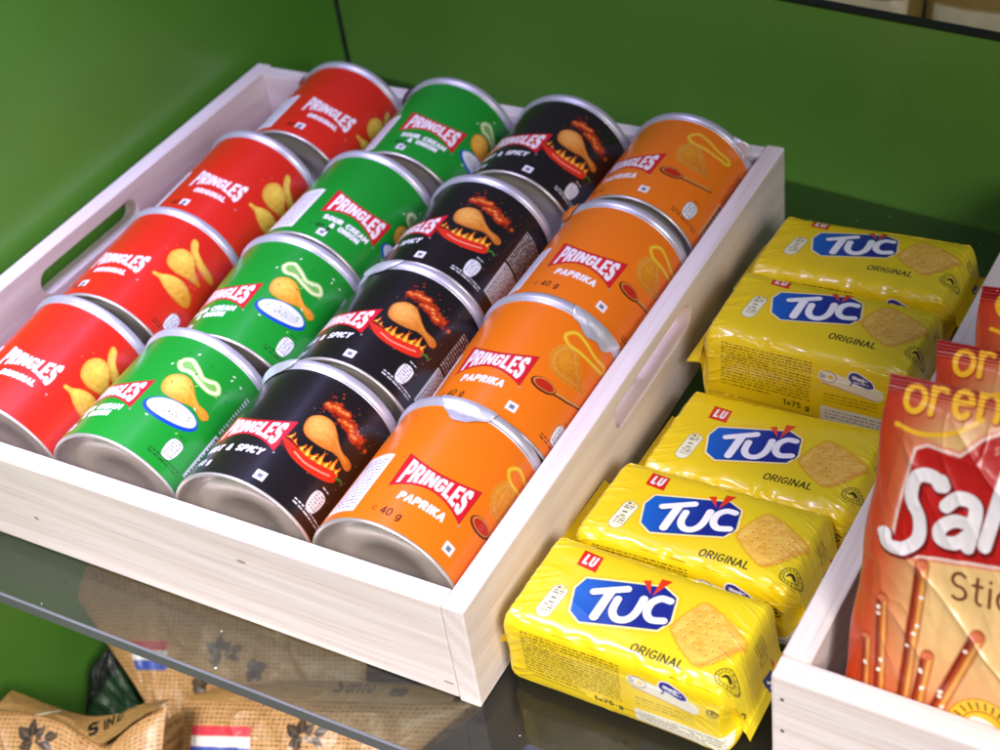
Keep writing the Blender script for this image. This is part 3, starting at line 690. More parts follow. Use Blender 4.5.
# ------------------------------------------------------------------ yellow biscuit packets
BW, BD = 48.5, 25.0            # half length of the body, half depth (mm)
def packet_print(h, c0):
    st = .30
    u = np.arange(-59.5, 59.51, st)
    per = 4 * BD + 2 * h
    nv = int(per / st); v = c0 + BD - np.arange(nv) * per / nv          # from the back edge of the top, over the front, round
    U, V = np.meshgrid(u, v)
    Y = (238, 206, 22)
    pr = Print(U, V, Y)
    # greener right half of the front panel, as printed
    g = (smooth(-30, 40, U) * ((V > c0 - BD + 2) & (V < c0 + BD)))[..., None] * .55
    pr.C = pr.C * (1 - g) + lin((228, 213, 34)) * g
    ink = (52, 48, 14)
    pr.poly([(-31.5, 22.3), (-22.6, 21.0), (-22.0, 12.2), (-31.0, 13.4)], (216, 40, 18))
    pr.block('LU', -29.6, -23.8, lambda x: 14.6 - .1 * (x + 27), lambda x: 20.2 - .1 * (x + 27), (246, 240, 232), .18, .1)
    O = [(-23.9, 8.4), (6.1, 16.1), (12.4, 12.9), (15.0, 1.7), (12.1, -4.0), (-16.8, -12.0), (-22.3, -8.5), (-25.7, 2.3)]
    pr.poly(O, (240, 176, 20), .7, 1.7, 4); pr.poly(O, (246, 236, 150), 1, .9)
    def blue(U, V):
        t = smooth(-26, 4, U)[..., None]
        return lin((20, 96, 186)) * (1 - t) + lin((22, 36, 130)) * t
    pr.poly(O, blue)
    for w, c in ((4.0, (16, 40, 120)), (3.1, (246, 246, 246))):
        d = .35 if w > 3.5 else 0
        pr.line([(-18.2 + d, 3.4 - d), (-6.6 + d, 9.6 - d)], w, c); pr.line([(-12.0 + d, 6.4 - d), (-12.6 + d, -7.6 - d)], w + .5, c)
        pr.line([(x + d, y - d) for x, y in spline([(-7.9, 3.6), (-7.4, -2.2), (-4.6, -5.2), (-.8, -4.2), (1.2, 0), (1.2, 7.6)], False, 6)], w, c)
        pr.line([(x + d, y - d) for x, y in spline([(10.8, 10.6), (7.2, 10.4), (4.6, 7), (4.9, 2.2), (7.8, -.4), (12.4, .9)], False, 6)], w, c)
    pr.poly([(-3.1, 16), (-.2, 17.4), (2.4, 10.7)], (222, 60, 20)); pr.poly([(3.1, 19.9), (7.6, 20.4), (3.5, 10.4)], (222, 60, 20))
    # cracker
    C4 = [(23.5, 15.4), (45.4, 3.1), (32.4, -13.4), (16.6, -1.0)]
    oct_ = []
    for q in range(4):
        p, a, b = (np.array(C4[m % 4], float) for m in (q, q - 1, q + 1))
        oct_ += [p + (a - p) * .11, p + (b - p) * .11]
    ck = []; cen = np.mean(C4, 0)
    for q in range(8):
        a, b = oct_[q], oct_[(q + 1) % 8]; m = 5 if q % 2 else 2
        for k in range(m * 6):
            t = k / (m * 6); p = a + (b - a) * t; d = (p - cen) / np.linalg.norm(p - cen)
            ck.append(p + d * (.25 + .55 * abs(math.sin(math.pi * m * t)) + (.5 * math.sin(math.pi * t) if q % 2 else .3)))
    pr.poly(ck, (214, 130, 30), .7, .7, 4)
    def crk(U, V):
        t = np.clip(.45 + 1.3 * (fbm(U / 3.2, V / 3.2, 4) - .5), 0, 1)[..., None]
        return lin((244, 204, 92)) * (1 - t) + lin((224, 160, 46)) * t
    pr.poly(ck, crk)
    e1 = (np.array(C4[1]) - C4[0]); e2 = (np.array(C4[3]) - C4[0])
    for i in range(6):
        for j in range(5):
            p = np.array(C4[0]) + e1 * (i + .8) / 6.6 + e2 * (j + .7) / 5.4 + rng.normal(0, .3, 2)
            pr.ell(p[0], p[1], .38, .3, (140, 76, 14), 0, .9, 10); pr.ell(p[0] - .6, p[1] + .6, .8, .5, (248, 216, 120), 30, .5, 10, soft=3)
    pr.line([oct_[3], oct_[4]], .9, (214, 120, 26), .6, 3)
    pr.text('ORIGINAL', 6.6, -16.8, 3.7, .72, ink, 1.0, .29, 0, .08)
    # approval seal
    for r_, w in ((4.2, .42), (2.7, .36)): pr.line(arc(44.1, -13.7, r_, r_, 0, 360, 36), w, ink)
    for k in range(16):
        a = k * 2 * math.pi / 16; pr.line([(44.1 + 3.2 * math.cos(a), -13.7 + 3.2 * math.sin(a)), (44.1 + 3.7 * math.cos(a), -13.7 + 3.7 * math.sin(a))], .38, ink)
    pr.poly(spline([(42.4, -14.6), (43.2, -12.6), (45.0, -12.2), (46.2, -13.6), (45.6, -14.9), (44.4, -13.9)]), ink); pr.lines(41.5, 46.8, (-19.2,), .4, ink, 2)
    # energy pill
    def pill(cx, cy, hl, w, col, grow=0):
        c, s = math.cos(math.radians(84)), math.sin(math.radians(84))
        pr.line([(cx - c * hl, cy - s * hl), (cx + c * hl, cy + s * hl)], w + grow, col)
    pill(-31.2, -6.9, 5.3, 6.4, (110, 104, 50), .5); pill(-31.2, -6.9, 5.3, 6.4, (240, 236, 196))
    pr.lines(-33.4, -29.2, (-12.2, -10.8, -9.4), .7, (110, 104, 60), 4); pr.lines(-32.4, -30, (-5.6, -8,), .8, (70, 66, 40), 5); pr.lines(-33.0, -28.6, (-3.0, -1.8), .7, ink, 6)
    pr.ell(-31.6, .2, .8, .7, (120, 120, 60)); pr.ell(-29.6, .4, .9, .8, (240, 200, 40))
    # front (long) face: small print, offer panel, weight
    f = c0 - BD
    pr.lines(-38, 4, [f - d for d in np.arange(5.5, 27, 1.62)], .78, (84, 72, 18), 21, .85)
    pr.lines(-38, -14, [f - 28.6], .7, (84, 72, 18), 22)
    pr.line([(10.5, f - 10.5), (13, f - 11), (26, f - 13.2), (33, f - 14.6)], 6.6, (238, 232, 214)); pr.line([(9, f - 14.2), (33, f - 18.2)], .4, (150, 120, 160))
    pr.line(arc(11.6, f - 10.4, 3.6, 3.1, 0, 360, 24), .35, (120, 110, 130)); pr.ell(12.6, f - 10.2, 1.1, 1.0, (240, 190, 40)); pr.text('N', 8.9, f - 11.3, 1.8, .4, (110, 110, 130))
    cl = spline([(20.4, f - 8.6), (21.2, f - 5.6), (24, f - 5.0), (27, f - 6.4), (30.4, f - 8.2), (31.6, f - 11), (29, f - 12.4), (25, f - 11.2), (22, f - 10.4)], True, 5)
    pr.poly(cl, (238, 238, 250), 1, .5); pr.poly(cl, (52, 44, 130)); pr.line([(22.6, f - 10), (21.4, f - 12.6)], .7, (52, 44, 130))
    pr.text('snack', 22.0, f - 8.2, 1.9, .42, (240, 240, 250), .95, .2, -12); pr.text('time', 24.4, f - 11.0, 1.9, .42, (240, 240, 250), .95, .2, -12) if False else pr.lines(22.6, 29.4, (f - 8.4, f - 10.4), .6, (236, 236, 250), 3)
    pr.lines(10, 34, (f - 20.4, f - 22.2, f - 24), .7, (130, 104, 20), 33, .8)
    pr.rect(9, f - 36.5, 48, f - 27.0, (236, 230, 206)); pr.lines(11, 46, (f - 29.4, f - 31.2, f - 33), .8, (120, 116, 100), 31, .7)
    pr.text('1x75 g', -8.0, f - 31.8, 2.7, .62, ink, 1.05, .32, 0)
    pr.line(arc(41.5, f - 13.5, 1.9, 1.9, 60, 330, 16), .75, ink); pr.line([(42.6, f - 11.8), (44.0, f - 13.0)], .7, ink); pr.ell(41.5, f - 13.5, .8, .8, ink)
    # marks on the folded ends
    for sx in (-1, 1):
        pr.poly([(sx * 51.5, 4), (sx * 57, 5), (sx * 57.5, 14), (sx * 52, 13)], (30, 46, 130)); pr.line([(sx * 53, 7), (sx * 56, 11)], .9, (240, 240, 246)); pr.line([(sx * 56, 6.5), (sx * 53.4, 11.6)], .7, (240, 240, 246))
        pr.poly([(sx * 50.6, 14.5), (sx * 52.6, 14.8), (sx * 51.9, 17.4)], (222, 60, 20))
        pr.lines(-50 if sx < 0 else 46.5, -46.5 if sx < 0 else 50, np.arange(-12, 3, 1.5) if sx < 0 else np.arange(6, 14, 1.6), .7, ink, 40 + sx)
    return u, v, per, U, V, pr.C

def section(per_v, h):
    """rounded rectangle profile: perimeter mm -> (y,z) with z from -h to 0"""
    q = (BD - per_v) % (4 * BD + 2 * h)
    y = np.where(q < 2 * BD, BD - q, np.where(q < 2 * BD + h, -BD, np.where(q < 4 * BD + h, -BD + (q - 2 * BD - h), BD)))
    z = np.where(q < 2 * BD, 0, np.where(q < 2 * BD + h, -(q - 2 * BD), np.where(q < 4 * BD + h, -h, -h + (q - 4 * BD - h))))
    return y, z

def packet(k, pose, h, c0, seed, fins, label, bd=25.0):
    global BD
    BD = bd
    u, v, per, U, V, C = packet_print(h, c0)
    V = V - c0
    y, z = section(V, h)
    zc = -h / 2
    # round the long edges by pulling towards a superellipse
    p = 6.5
    yn, zn = y / BD, (z - zc) / (h / 2)
    rad = (np.abs(yn) ** p + np.abs(zn) ** p) ** (1 / p)
    y = y / np.maximum(rad, 1e-6) * 1.0; z = zc + (z - zc) / np.maximum(rad, 1e-6)
    au = np.abs(U)
    # body -> wedge -> flat fin
    end = smooth(BW - 5, BW + 6.0, au)
    hh = 1 - end * .985
    z = zc + (z - zc) * hh
    y = y * (1 - .2 * end)
    # fullness of the body
    puff = (1 - (au / BW).clip(0, 1) ** 2)
    dome = 1 - (yn ** 2).clip(0, 1)
    z = z + np.where(zn > .5, 1, np.where(zn < -.5, -1, 0)) * (.6 * puff * dome - .3)
    x = np.sign(U) * np.where(au < BW, au, BW + (au - BW) * np.where(au < BW + 6, .55, .55))
    over = np.maximum(au - BW - 6, 0) * 1.0
    x = np.sign(U) * (np.minimum(au, BW) + np.clip(au - BW, 0, 6) * .62)
    for sg, (ang, zf) in ((-1, fins[0]), (1, fins[1])):
        s = (np.sign(U) == sg) & (au > BW + 6)
        a = math.radians(ang)
        x = np.where(s, x + sg * over * math.cos(a), x); z = np.where(s, z + over * math.sin(a), z)
        z = z + np.where(np.sign(U) == sg, end * zf, 0)
    # crimp ribs on the fins, creases from the corners, gentle crumple
    crimp = smooth(BW + 5.5, BW + 7, au)
    z = z + crimp * .28 * np.sin(V * 2 * np.pi / 1.7) * 0 + crimp * .22 * np.sin(au * 2 * np.pi / 1.3)
    s0 = seed * 13.7
    cr = (ridged(U / 26 + s0 + .05 * V, V / 40 + s0, seed) ** 9) * .9 + (ridged(U / 14 + .12 * V + s0, V / 16, seed + 3) ** 9) * .6 * (.15 + smooth(BW - 18, BW - 2, au))
    edge = smooth(.55, 1.0, np.maximum(np.abs(yn).clip(0, 1) * (np.abs(zn) > .8), 0)) + .25 + .9 * smooth(BW - 16, BW, au)
    bump = (fbm(U / 30 + s0, V / 24, seed + 5, 2) - .5) * 1.5 + cr * .26 * edge + (ridged(U / 6 + .25 * V * np.sign(U) + s0, V / 12, seed + 6) ** 5) * .55 * smooth(BW - 20, BW - 2, au)
    ny = np.sign(y) * (np.abs(zn) < .95) ; nz = np.sign(zn) * (np.abs(zn) >= .95)
    fade = 1 - crimp
    edge_fold = (np.sin(U / 2.3 + 5 * vnoise(U / 11, V * 0, seed + 9)) * .5 * np.exp(-((V + BD) / 3.4) ** 2) + np.sin(U / 1.9 + 4 * vnoise(U / 9, V * 0, seed + 11)) * .3 * np.exp(-((V - BD) / 3) ** 2)) * vnoise(U / 6, V * 0 + 3, seed + 2) ** 1.5 * 1.5
    z = z + (bump * nz + edge_fold) * fade * .9
    y = y + (bump * ny + .6 * edge_fold * -1) * fade * .9
    # folded gussets: the flanks of each wedge tuck inwards
    tuck = end * (1 - end) * 4 * np.exp(-((z - zc) / (.22 * h)) ** 2) * (np.abs(yn) > .93)
    y = y - np.sign(y) * tuck * 6.0
    P = np.stack([x, y + c0, z], -1) / 1000
    me = grid_mesh('wrapper', P[:, :], C, False, M_FILM)
    # close the perimeter
    o = empty('biscuit_packet')
    px, py, pz, yw, pt, rl = pose
    Rm = Matrix.Rotation(yw, 4, 'Z') @ Matrix.Rotation(pt, 4, 'X') @ Matrix.Rotation(rl, 4, 'Y')
    # Empty at the base of the packet
    basev = Rm @ Vector((0, 0, -h / 1000))
    o.location = Vector((px, py, pz)) + basev; o.rotation_euler = Rm.to_euler()
    w = obj('wrapper', me, o); w.location = (0, 0, h / 1000)
    bm = bmesh.new(); bm.from_mesh(me); nvt, nut = U.shape; bm.verts.ensure_lookup_table()
    lay = bm.verts
    for i in range(nut - 1):
        f = bm.faces.new((lay[(nvt - 1) * nut + i], lay[(nvt - 1) * nut + i + 1], lay[i + 1], lay[i])); f.smooth = True
    bm.to_mesh(me); bm.free()
    tag(o, label, 'biscuit packet', 'yellow biscuit packets between the crates')
    return o
packet('T1', (0.3927, 0.0351, 0.0421, -0.0282, 0.0262, 0.0007), 41, 3.0, 1, ((12, -3), (-70, -4)), 'yellow cracker packet nearest the front with its small print side fully showing')
packet('T2', (0.3961, 0.0923, 0.0372, -0.0301, -0.0364, -0.03), 35, 2.4, 2, ((35, 1), (-70, 0)), 'yellow cracker packet second from the front, lying behind the nearest one')
packet('T3', (0.4026, 0.1454, 0.0331, -0.0184, -0.0374, -0.0525), 32, 3.6, 3, ((30, -3), (-75, 2)), 'yellow cracker packet third from the front, half under the raised one', 30.2)
packet('T4', (0.4058, 0.2162, 0.0561, 0.0038, -0.0365, 0.0211), 47, -3.4, 4, ((-12, -1), (-70, 1)), 'raised yellow cracker packet showing a wide front of small print, fourth back', 26.8)
packet('T5', (0.4042, 0.2747, 0.0513, 0.0005, -0.0698, -0.0273), 38, -3.2, 5, ((30, -2), (40, 2)), 'yellow cracker packet farthest back against the green panel', 27.2)

# ------------------------------------------------------------------ pretzel stick bags
def pretzel_print(Wd, Ht):
    st = .34
    u = np.arange(-3.6, Wd + 8.01, st); v = np.arange(-56, Ht + .01, st)
    U, V = np.meshgrid(u, v)
    pr = Print(U, V, (226, 160, 84))
    # printed background: red rim, orange flank, pale gold middle
    e = np.minimum(U, Wd - U)
    t = smooth(-2, 26, e)[..., None]; pr.C = lin((196, 62, 28)) * (1 - t) + lin((234, 194, 128)) * t
    t = smooth(-34, 34, V + .25 * U - 6)[..., None]; pr.C = lin((206, 70, 24)) * (1 - t) + pr.C * t
    t = (smooth(84, 104, V - .1 * U))[..., None]; pr.C = pr.C * (1 - t) + lin((186, 56, 34)) * t
    t = (smooth(97.5, 102, V - .12 * U))[..., None]; pr.C = pr.C * (1 - t) + lin((150, 16, 20)) * t
    # maker's script
    G = (246, 190, 40)
    pr.text('L', -10, 92.6, 11.6, 1.9, G, .95, .2, 6.5, .1); pr.text('orenz', 3.2, 94.0, 12.4, 2.6, (170, 60, 20), 1.0, .2, 6.5, .1); pr.text('orenz', 2.9, 94.3, 12.4, 1.9, G, 1.0, .2, 6.5, .1)
    pr.line(spline([(2, 89.2), (10, 88.2), (20, 91.2), (28, 97)], False, 8), 1.5, G)
    # red shield
    Sh = [(7.4, 46.2), (7.6, 60), (9.7, 82.7), (13, 84.6), (24, 84.2), (30, 91), (40, 97), (56, 100), (72, 97), (84, 90), (100, 88), (104, 82), (106, 52), (80, 56), (42, 53.4)]
    pr.poly(Sh, (226, 120, 96), 1, 1.9, 3); pr.poly(Sh, (238, 206, 190), 1, 1.2); pr.poly(Sh, (186, 26, 20), 1, .1)
    for k, ch in enumerate('SINCE'): pr.text(ch, 34 + 5.0 * k, 88 + 1.6 * k, 2.2, .45, (226, 150, 130))
    pr.ell(52, 82, 10, 5, (222, 120, 70), 20, .8, soft=5)
    for w, c, d in ((5.9, (120, 14, 14), .6), (4.5, (238, 232, 232), 0)):
        L_ = [spline([(20.6, 71.5), (17.4, 75.6), (11.6, 74.6), (10.8, 67.4), (14.6, 61.2), (15.4, 53.6), (11, 48.6), (5.6, 48.2), (4.0, 51.5)], False, 8),
              spline([(22.6, 65), (26.2, 68.4), (31.6, 66.4), (32.2, 58), (31.6, 52)], False, 8), spline([(32, 60), (26, 60.4), (22.0, 57), (23, 53), (28, 53), (31.8, 57)], False, 8),
              [(39.4, 80), (36.8, 53.6)], [(47.4, 78), (45.2, 60), (47, 55.4), (51, 55.6)], [(41.8, 69.6), (52.6, 70.6)],
              [(58.6, 81), (56.2, 55.8)], spline([(63, 65), (72, 66), (70, 72.5), (64, 71), (62.4, 62), (66, 56.8), (73, 59)], False, 8),
              [(80, 80), (78, 61), (80.4, 57), (84, 57.4)], [(75, 71), (86, 71.6)], [(91, 80), (89, 61), (91, 57.4), (94, 58)], [(86.6, 71), (96, 71.4)],
              spline([(105, 70), (99, 72), (97.6, 67), (103, 64), (103.4, 59), (97, 58)], False, 8)]
        for q in L_: pr.line([(x + d, y - d + max(0, x - 19) * .14 + (2.2 if x > 19.5 else 0)) for x, y in q], w, c)
    pr.text('Sticks', 29.4, 36.8, 9.6, 1.15, (112, 62, 30), .95, .24, 5, 0)
    # pretzel sticks
    def stick(a, b, w, seed):
        a, b = np.array(a, float), np.array(b, float); d = (b - a) / np.linalg.norm(b - a); n = np.array([-d[1], d[0]])
        pr.line([a, b], w + .8, (150, 50, 20), .8, 3)
        pr.line([a, b], w, (172, 70, 30)); pr.line([a + n * -.26 * w, b + n * -.26 * w], w * .36, (232, 168, 84), .9, 3); pr.line([a + n * .34 * w, b + n * .34 * w], w * .26, (116, 30, 14), .85, 2)
        pr.ell(*b, w * .5, w * .34, (206, 112, 70), math.degrees(math.atan2(n[1], n[0])))
        r = random.Random(seed)
        for k in range(7):
            p = a + (b - a) * r.uniform(.05, .95) + n * r.uniform(-.3, .4) * w; pr.ell(p[0], p[1], .9, .75, (244, 226, 206), r.uniform(0, 180), .95)
    stick((20, -40), (18.4, 45), 4.2, 1); stick((14, -40), (6.8, 28), 3.6, 2); stick((8.5, -40), (3.2, 11), 3.0, 3)
    stick((22.5, -40), (25.2, 13), 4.0, 4); stick((20.0, -44), (40, 26), 4.6, 5); stick((60, -40), (62, 22), 4.2, 6); stick((76, -40), (72, 30), 4.2, 7); stick((95, -40), (88, 36), 4.2, 8)
    # round seal
    pr.ell(46.6, -9.5, 12.6, 12.6, (196, 140, 20)); pr.ell(46.6, -9.5, 12.0, 12.0, (236, 186, 50)); pr.line(arc(46.6, -9.5, 7.8, 7.8, 0, 360, 40), .5, (150, 100, 20))
    for k in range(24):
        a = k * 2 * math.pi / 24; pr.line([(46.6 + 8.8 * math.cos(a), -9.5 + 8.8 * math.sin(a)), (46.6 + 10.9 * math.cos(a + .04), -9.5 + 10.9 * math.sin(a + .04))], .7, (96, 64, 20))
    pr.poly(spline([(40.6, -8), (43, -4.4), (47.6, -4.4), (52, -7), (52.6, -12), (49, -13), (47, -10.4), (43.6, -11)]), (238, 236, 230))
    return u, v, U, V, pr.C
PZ = None
def pretzel_bag(P0, lean, yaw_, seed, label, lo=-56, Wd=112, Ht=102):
    """P0 = point of the front face at art origin; lean from vertical"""
    global PZ
    if PZ is None: PZ = pretzel_print(Wd, Ht + 4)
    u, v, U, V, C = PZ
    k0 = int(np.searchsorted(v, lo)); v, U, V, C = v[k0:], U[k0:], V[k0:], C[k0:]
    H1 = v[-1]; H0 = v[0]
    e = np.clip(np.minimum(U + 3.6, Wd - U) / (Wd / 2), -.2, 1)
    vt = np.clip((H1 - 7 - V) / 34, 0, 1); vb = np.clip((V - H0) / 20, 0, 1)
    thick = 11 * (1 - (1 - e.clip(0, 1)) ** 2.4) ** .6 * (vt ** .62) * (vb ** .6)
    s0 = seed * 9.1
    crump = (fbm(U / 16 + s0, V / 22, seed) - .5) * 3.6 + (ridged(U / 9 + .2 * V / 9 + s0, V / 18, seed + 7) ** 7) * 1.1 * smooth(30, 0, U) + (ridged(U / 7 + s0, V / 26 + .3 * U / 26, seed + 9) ** 6) * 1.6 * smooth(60, 100, V) + (ridged(U / 15 + .05 * V + s0, V / 60, seed) ** 5) * 1.8 * (1.2 - vt) + (ridged((U + V) / 26 + s0, (U - V) / 60, seed + 4) ** 8) * 1.6
    crump = crump * (thick / 11)
    seal = smooth(H1 - 7.5, H1 - 6.0, V)
    depth = thick + crump + seal * .35 * np.sin(V * 2 * np.pi / 1.5)
    curl = seal * 0 + (np.clip(V - (H1 - 9), 0, 20) ** 1.5) * .05 * (1 + .6 * np.sin(U / 13 + s0))
    # edge waviness of the flat side seam
    x = U + .5 * np.sin(V / 6 + s0) * (e < .1)
    front = np.stack([x, V, depth - 9 + curl], -1); backp = np.stack([x, V, -9 - thick * 1.3 - .3 + curl], -1)
    n = np.array([0, -math.cos(lean), math.sin(lean)])
    e1 = np.array([1., 0, 0]); e2 = np.cross(n, e1); e2 = -e2 if e2[2] < 0 else e2
    cy, sy = math.cos(yaw_), math.sin(yaw_)
    Rz = np.array([[cy, -sy, 0], [sy, cy, 0], [0, 0, 1]])
    B = np.stack([e1, e2, n], 0) @ Rz.T
    o = empty('pretzel_bag'); base = np.array(P0) + (np.array([Wd / 2, H0, -9]) / 1000) @ B
    o.location = base
    tag(o, label, 'snack bag', 'pretzel stick bags standing in the right crate')
    loc = lambda A: ((A / 1000).reshape(-1, 3) @ B + np.array(P0) - base).reshape(A.shape)
    obj('printed_front', grid_mesh('printed_front', loc(front), C, False, M_BAG), o)
    st = 4
    obj('back_film', grid_mesh('back_film', loc(backp[::st, ::st]), (C * 0 + lin((196, 70, 40)))[::st, ::st], False, M_BAG, flip=True), o)
pretzel_bag((.4783, .0309, .056), math.radians(20), 0.0, 1, 'red and gold pretzel stick bag at the front of the right crate')
pretzel_bag((.4860, .0790, .038), math.radians(15), .06, 2, 'red and gold pretzel stick bag behind the front one, only its top showing', -30)
pretzel_bag((.4920, .1230, .036), math.radians(10), .10, 3, 'rearmost red and gold pretzel stick bag with its corner flap standing up', -30)

# ------------------------------------------------------------------ woven-print coffee bags on the level below
def leaf(pr, x, y, L_, rot, w=.36, col=(40, 34, 34)):
    c, s = math.cos(math.radians(rot)), math.sin(math.radians(rot))
    pts = [(0, 0), (.2, w * .7), (.5, w), (.8, w * .6), (1.05, 0), (.8, -w * .5), (.5, -w * .85), (.2, -w * .6)]
    pr.poly(spline([(x + L_ * (a * c - b * s), y + L_ * (a * s + b * c)) for a, b in pts], True, 5), col, .92)
    pr.line([(x, y), (x + L_ * .95 * c, y + L_ * .95 * s)], .35, (150, 112, 70), .7)
    for k in (.3, .5, .7):
        for q in (1, -1):
            a, b = k, 0; a2, b2 = k + .16, q * w * .6 * (1 - abs(k - .5))
            pr.line([(x + L_ * (a * c - b * s), y + L_ * (a * s + b * c)), (x + L_ * (a2 * c - b2 * s), y + L_ * (a2 * s + b2 * c))], .25, (150, 112, 70), .6)

def sprig(pr, x, y, k=1.0, rot=0):
    for a, L_, r in ((-6, 0, 0), (0, 0, 0)): pass
    for dx, dy, L_, r in ((0, 1, 10, 148), (1, 2, 9, 95), (2, 0, 9, 205), (3, 2, 7, 50), (-1, -1, 7, 260), (8, 2, 8, 20), (7, 0, 7, -30)):
        leaf(pr, x + dx * k, y + dy * k, L_ * k, r + rot)
    for dx, dy in ((4, 0), (5.5, 2), (6, -1.5)): pr.ell(x + dx * k, y + dy * k, 1.3 * k, 1.1 * k, (40, 34, 34)); pr.line([(x + dx * k - .8, y + dy * k), (x + dx * k + .8, y + dy * k + .2)], .3, (150, 112, 70))

def flag(pr, x0, y1, w, h):
    for k, c in enumerate(((206, 60, 74), (232, 228, 222), (60, 84, 170))):
        pr.rect(x0, y1 - h * (k + 1) / 3, x0 + w, y1 - h * k / 3, c)
    for q in (x0 + .085 * w, x0 + .91 * w):
        for k in range(9): pr.line([(q, y1 - h * (k + .15) / 9), (q, y1 - h * (k + .65) / 9)], .55, (30, 26, 40))

def weave(U, V, seed, a=3.0, b=2.35):
    """open jute weave: rows of dark gaps between pale threads"""
    wx = U + .7 * (vnoise(U / 14, V / 14, seed) - .5) + .25 * np.sin(V / 5); wy = V + .8 * (vnoise(U / 18, V / 10, seed + 2) - .5)
    px = (wx / a) % 1; py = (wy / b) % 1
    r = _hash(np.floor(wx / a), np.floor(wy / b), seed)
    dot = np.exp(-(((px - .5) / (.22 + .1 * r)) ** 2 + ((py - .5) / .25) ** 2) ** 1.6)
    thr = .5 + .5 * np.cos(2 * np.pi * py)
    g = .85 + .3 * vnoise(U / 2.2, V / .8, seed + 5)
    base = lin((198, 152, 98)) * g[..., None]
    base = base * (1 - .16 * (1 - thr)[..., None])
    d = (dot * (.55 + .45 * r))[..., None]
    return base * (1 - d) + lin((66, 34, 16)) * d

NB = np.array((.05, -.6, .8)); NB = NB / np.linalg.norm(NB)
E1 = np.array([1., 0, 0]) - NB * NB[0]; E1 /= np.linalg.norm(E1); E2 = np.cross(NB, E1)
a17 = math.radians(17); F1 = E1 * math.cos(a17) + E2 * math.sin(a17); F2 = -E1 * math.sin(a17) + E2 * math.cos(a17)
BASIS = np.stack([F1, F2, NB], 0)

def coffee_bag(P0, x0, x1, y0, y1, art, shape, seed, label, thick=26, extra=None, rec=9):
    st = .42
    u = np.arange(x0, x1 + .01, st); v = np.arange(y0, y1 + .01, st)
    U, V = np.meshgrid(u, v)
    pr = Print(U, V, (200, 160, 110)); pr.C = weave(U, V, seed); art(pr)
    ex = np.minimum(U - x0, x1 - U) / ((x1 - x0) / 2); ey = np.minimum(V - y0, y1 - V) / ((y1 - y0) / 2)
    body = (1 - (1 - ex.clip(0, 1)) ** 3.0) ** .6 * (1 - (1 - ey.clip(0, 1)) ** 3.2) ** .6
    d = rec * (body - 1) + (fbm(U / 22 + seed, V / 18, seed) - .5) * 5 * body + (ridged(U / 24 + V / 40, V / 30 + seed, seed + 1) ** 6) * 2.0 * body
    X, Y, D = shape(U, V, d)
    o = empty('coffee_bag'); base = np.array(P0) + np.array([(x0 + x1) / 2, y0, -thick]) / 1000 @ BASIS
    o.location = base
    tag(o, label, 'coffee bag', 'woven look coffee bags under the glass shelf')
    loc = lambda A: ((A / 1000).reshape(-1, 3) @ BASIS + np.array(P0) - base).reshape(A.shape)
    obj('printed_front', grid_mesh('printed_front', loc(np.stack([X, Y, D], -1)), pr.C, False, M_COFFEE), o)
    q = 4; Db = -thick - .6 - thick * .8 * body
    obj('back_film', grid_mesh('back_film', loc(np.stack([X, Y, Db], -1)[::q, ::q]), pr.C[::q, ::q], False, M_COFFEE, flip=True), o)
    if extra: extra(o, loc)
    return o

def band_part(o, loc, ctrl_lo, ctrl_hi, d0, d1, art, seed):
    """folded-over top of a bag: strip between two curves"""
    nu, nv = 420, 70
    lo = spline(ctrl_lo, False, 24); hi = spline(ctrl_hi, False, 24)
    def res(P, n):
        L_ = np.r_[0, np.cumsum(np.hypot(*np.diff(P, axis=0).T))]; t = np.linspace(0, L_[-1], n)
        return np.c_[np.interp(t, L_, P[:, 0]), np.interp(t, L_, P[:, 1])]
    lo, hi = res(lo, nu), res(hi, nu); t = np.linspace(0, 1, nv)[:, None, None]
    Q = lo[None] * (1 - t) + hi[None] * t
    U, V = Q[..., 0], Q[..., 1]; T = np.repeat(t[:, :, 0], nu, 1); S = np.repeat(np.linspace(0, 1, nu)[None], nv, 0)
    C = lin((172, 132, 78)) * (.82 + .36 * vnoise(S * 60, T * 26, seed))[..., None] * (.86 + .2 * np.cos(T * 2 * np.pi * 9))[..., None]
    C = art(U, V, C, T, S)
    D = d0 + (d1 - d0) * T ** .8 + 2.2 * np.sin(np.pi * T) + .6 * (ridged(S * 9, T * 2, seed) ** 4) + .35 * np.sin(T * 2 * np.pi * 9) * .3
    obj('folded_top', grid_mesh('folded_top', loc(np.stack([U, V, D], -1)), C, False, M_COFFEE), o)

class Scatter(Print):
    """printing on a bent strip: same pens, no regular grid"""
    def __init__(self, U, V, C):
        self.U, self.V, self.C = U, V, C; self.aa = .3
    def box(self, *a): return (slice(None), slice(None))

# back bag (against the side panel), middle bag, front left bag
def art_c(pr):
    flag(pr, -60, 13.6, 37.5, 16.6); sprig(pr, 12, 6, .95, 0); sprig(pr, 32, -2, 1.0, 170); sprig(pr, -2, -11.5, .85, 175)
def shape_c(U, V, d):
    left = -79.7 + (24.2 - V) * .905           # outline follows the panel
    t = np.clip((U + 90) / 60, 0, 1)
    X = U + (left + 90) * (1 - t) ** 1.0
    return X, V, d
coffee_bag((.0910, .0706, -.17), -90, 100, -40, 62, art_c, shape_c, 5, 'coffee bag leaning on the green side panel, seen through the glass')

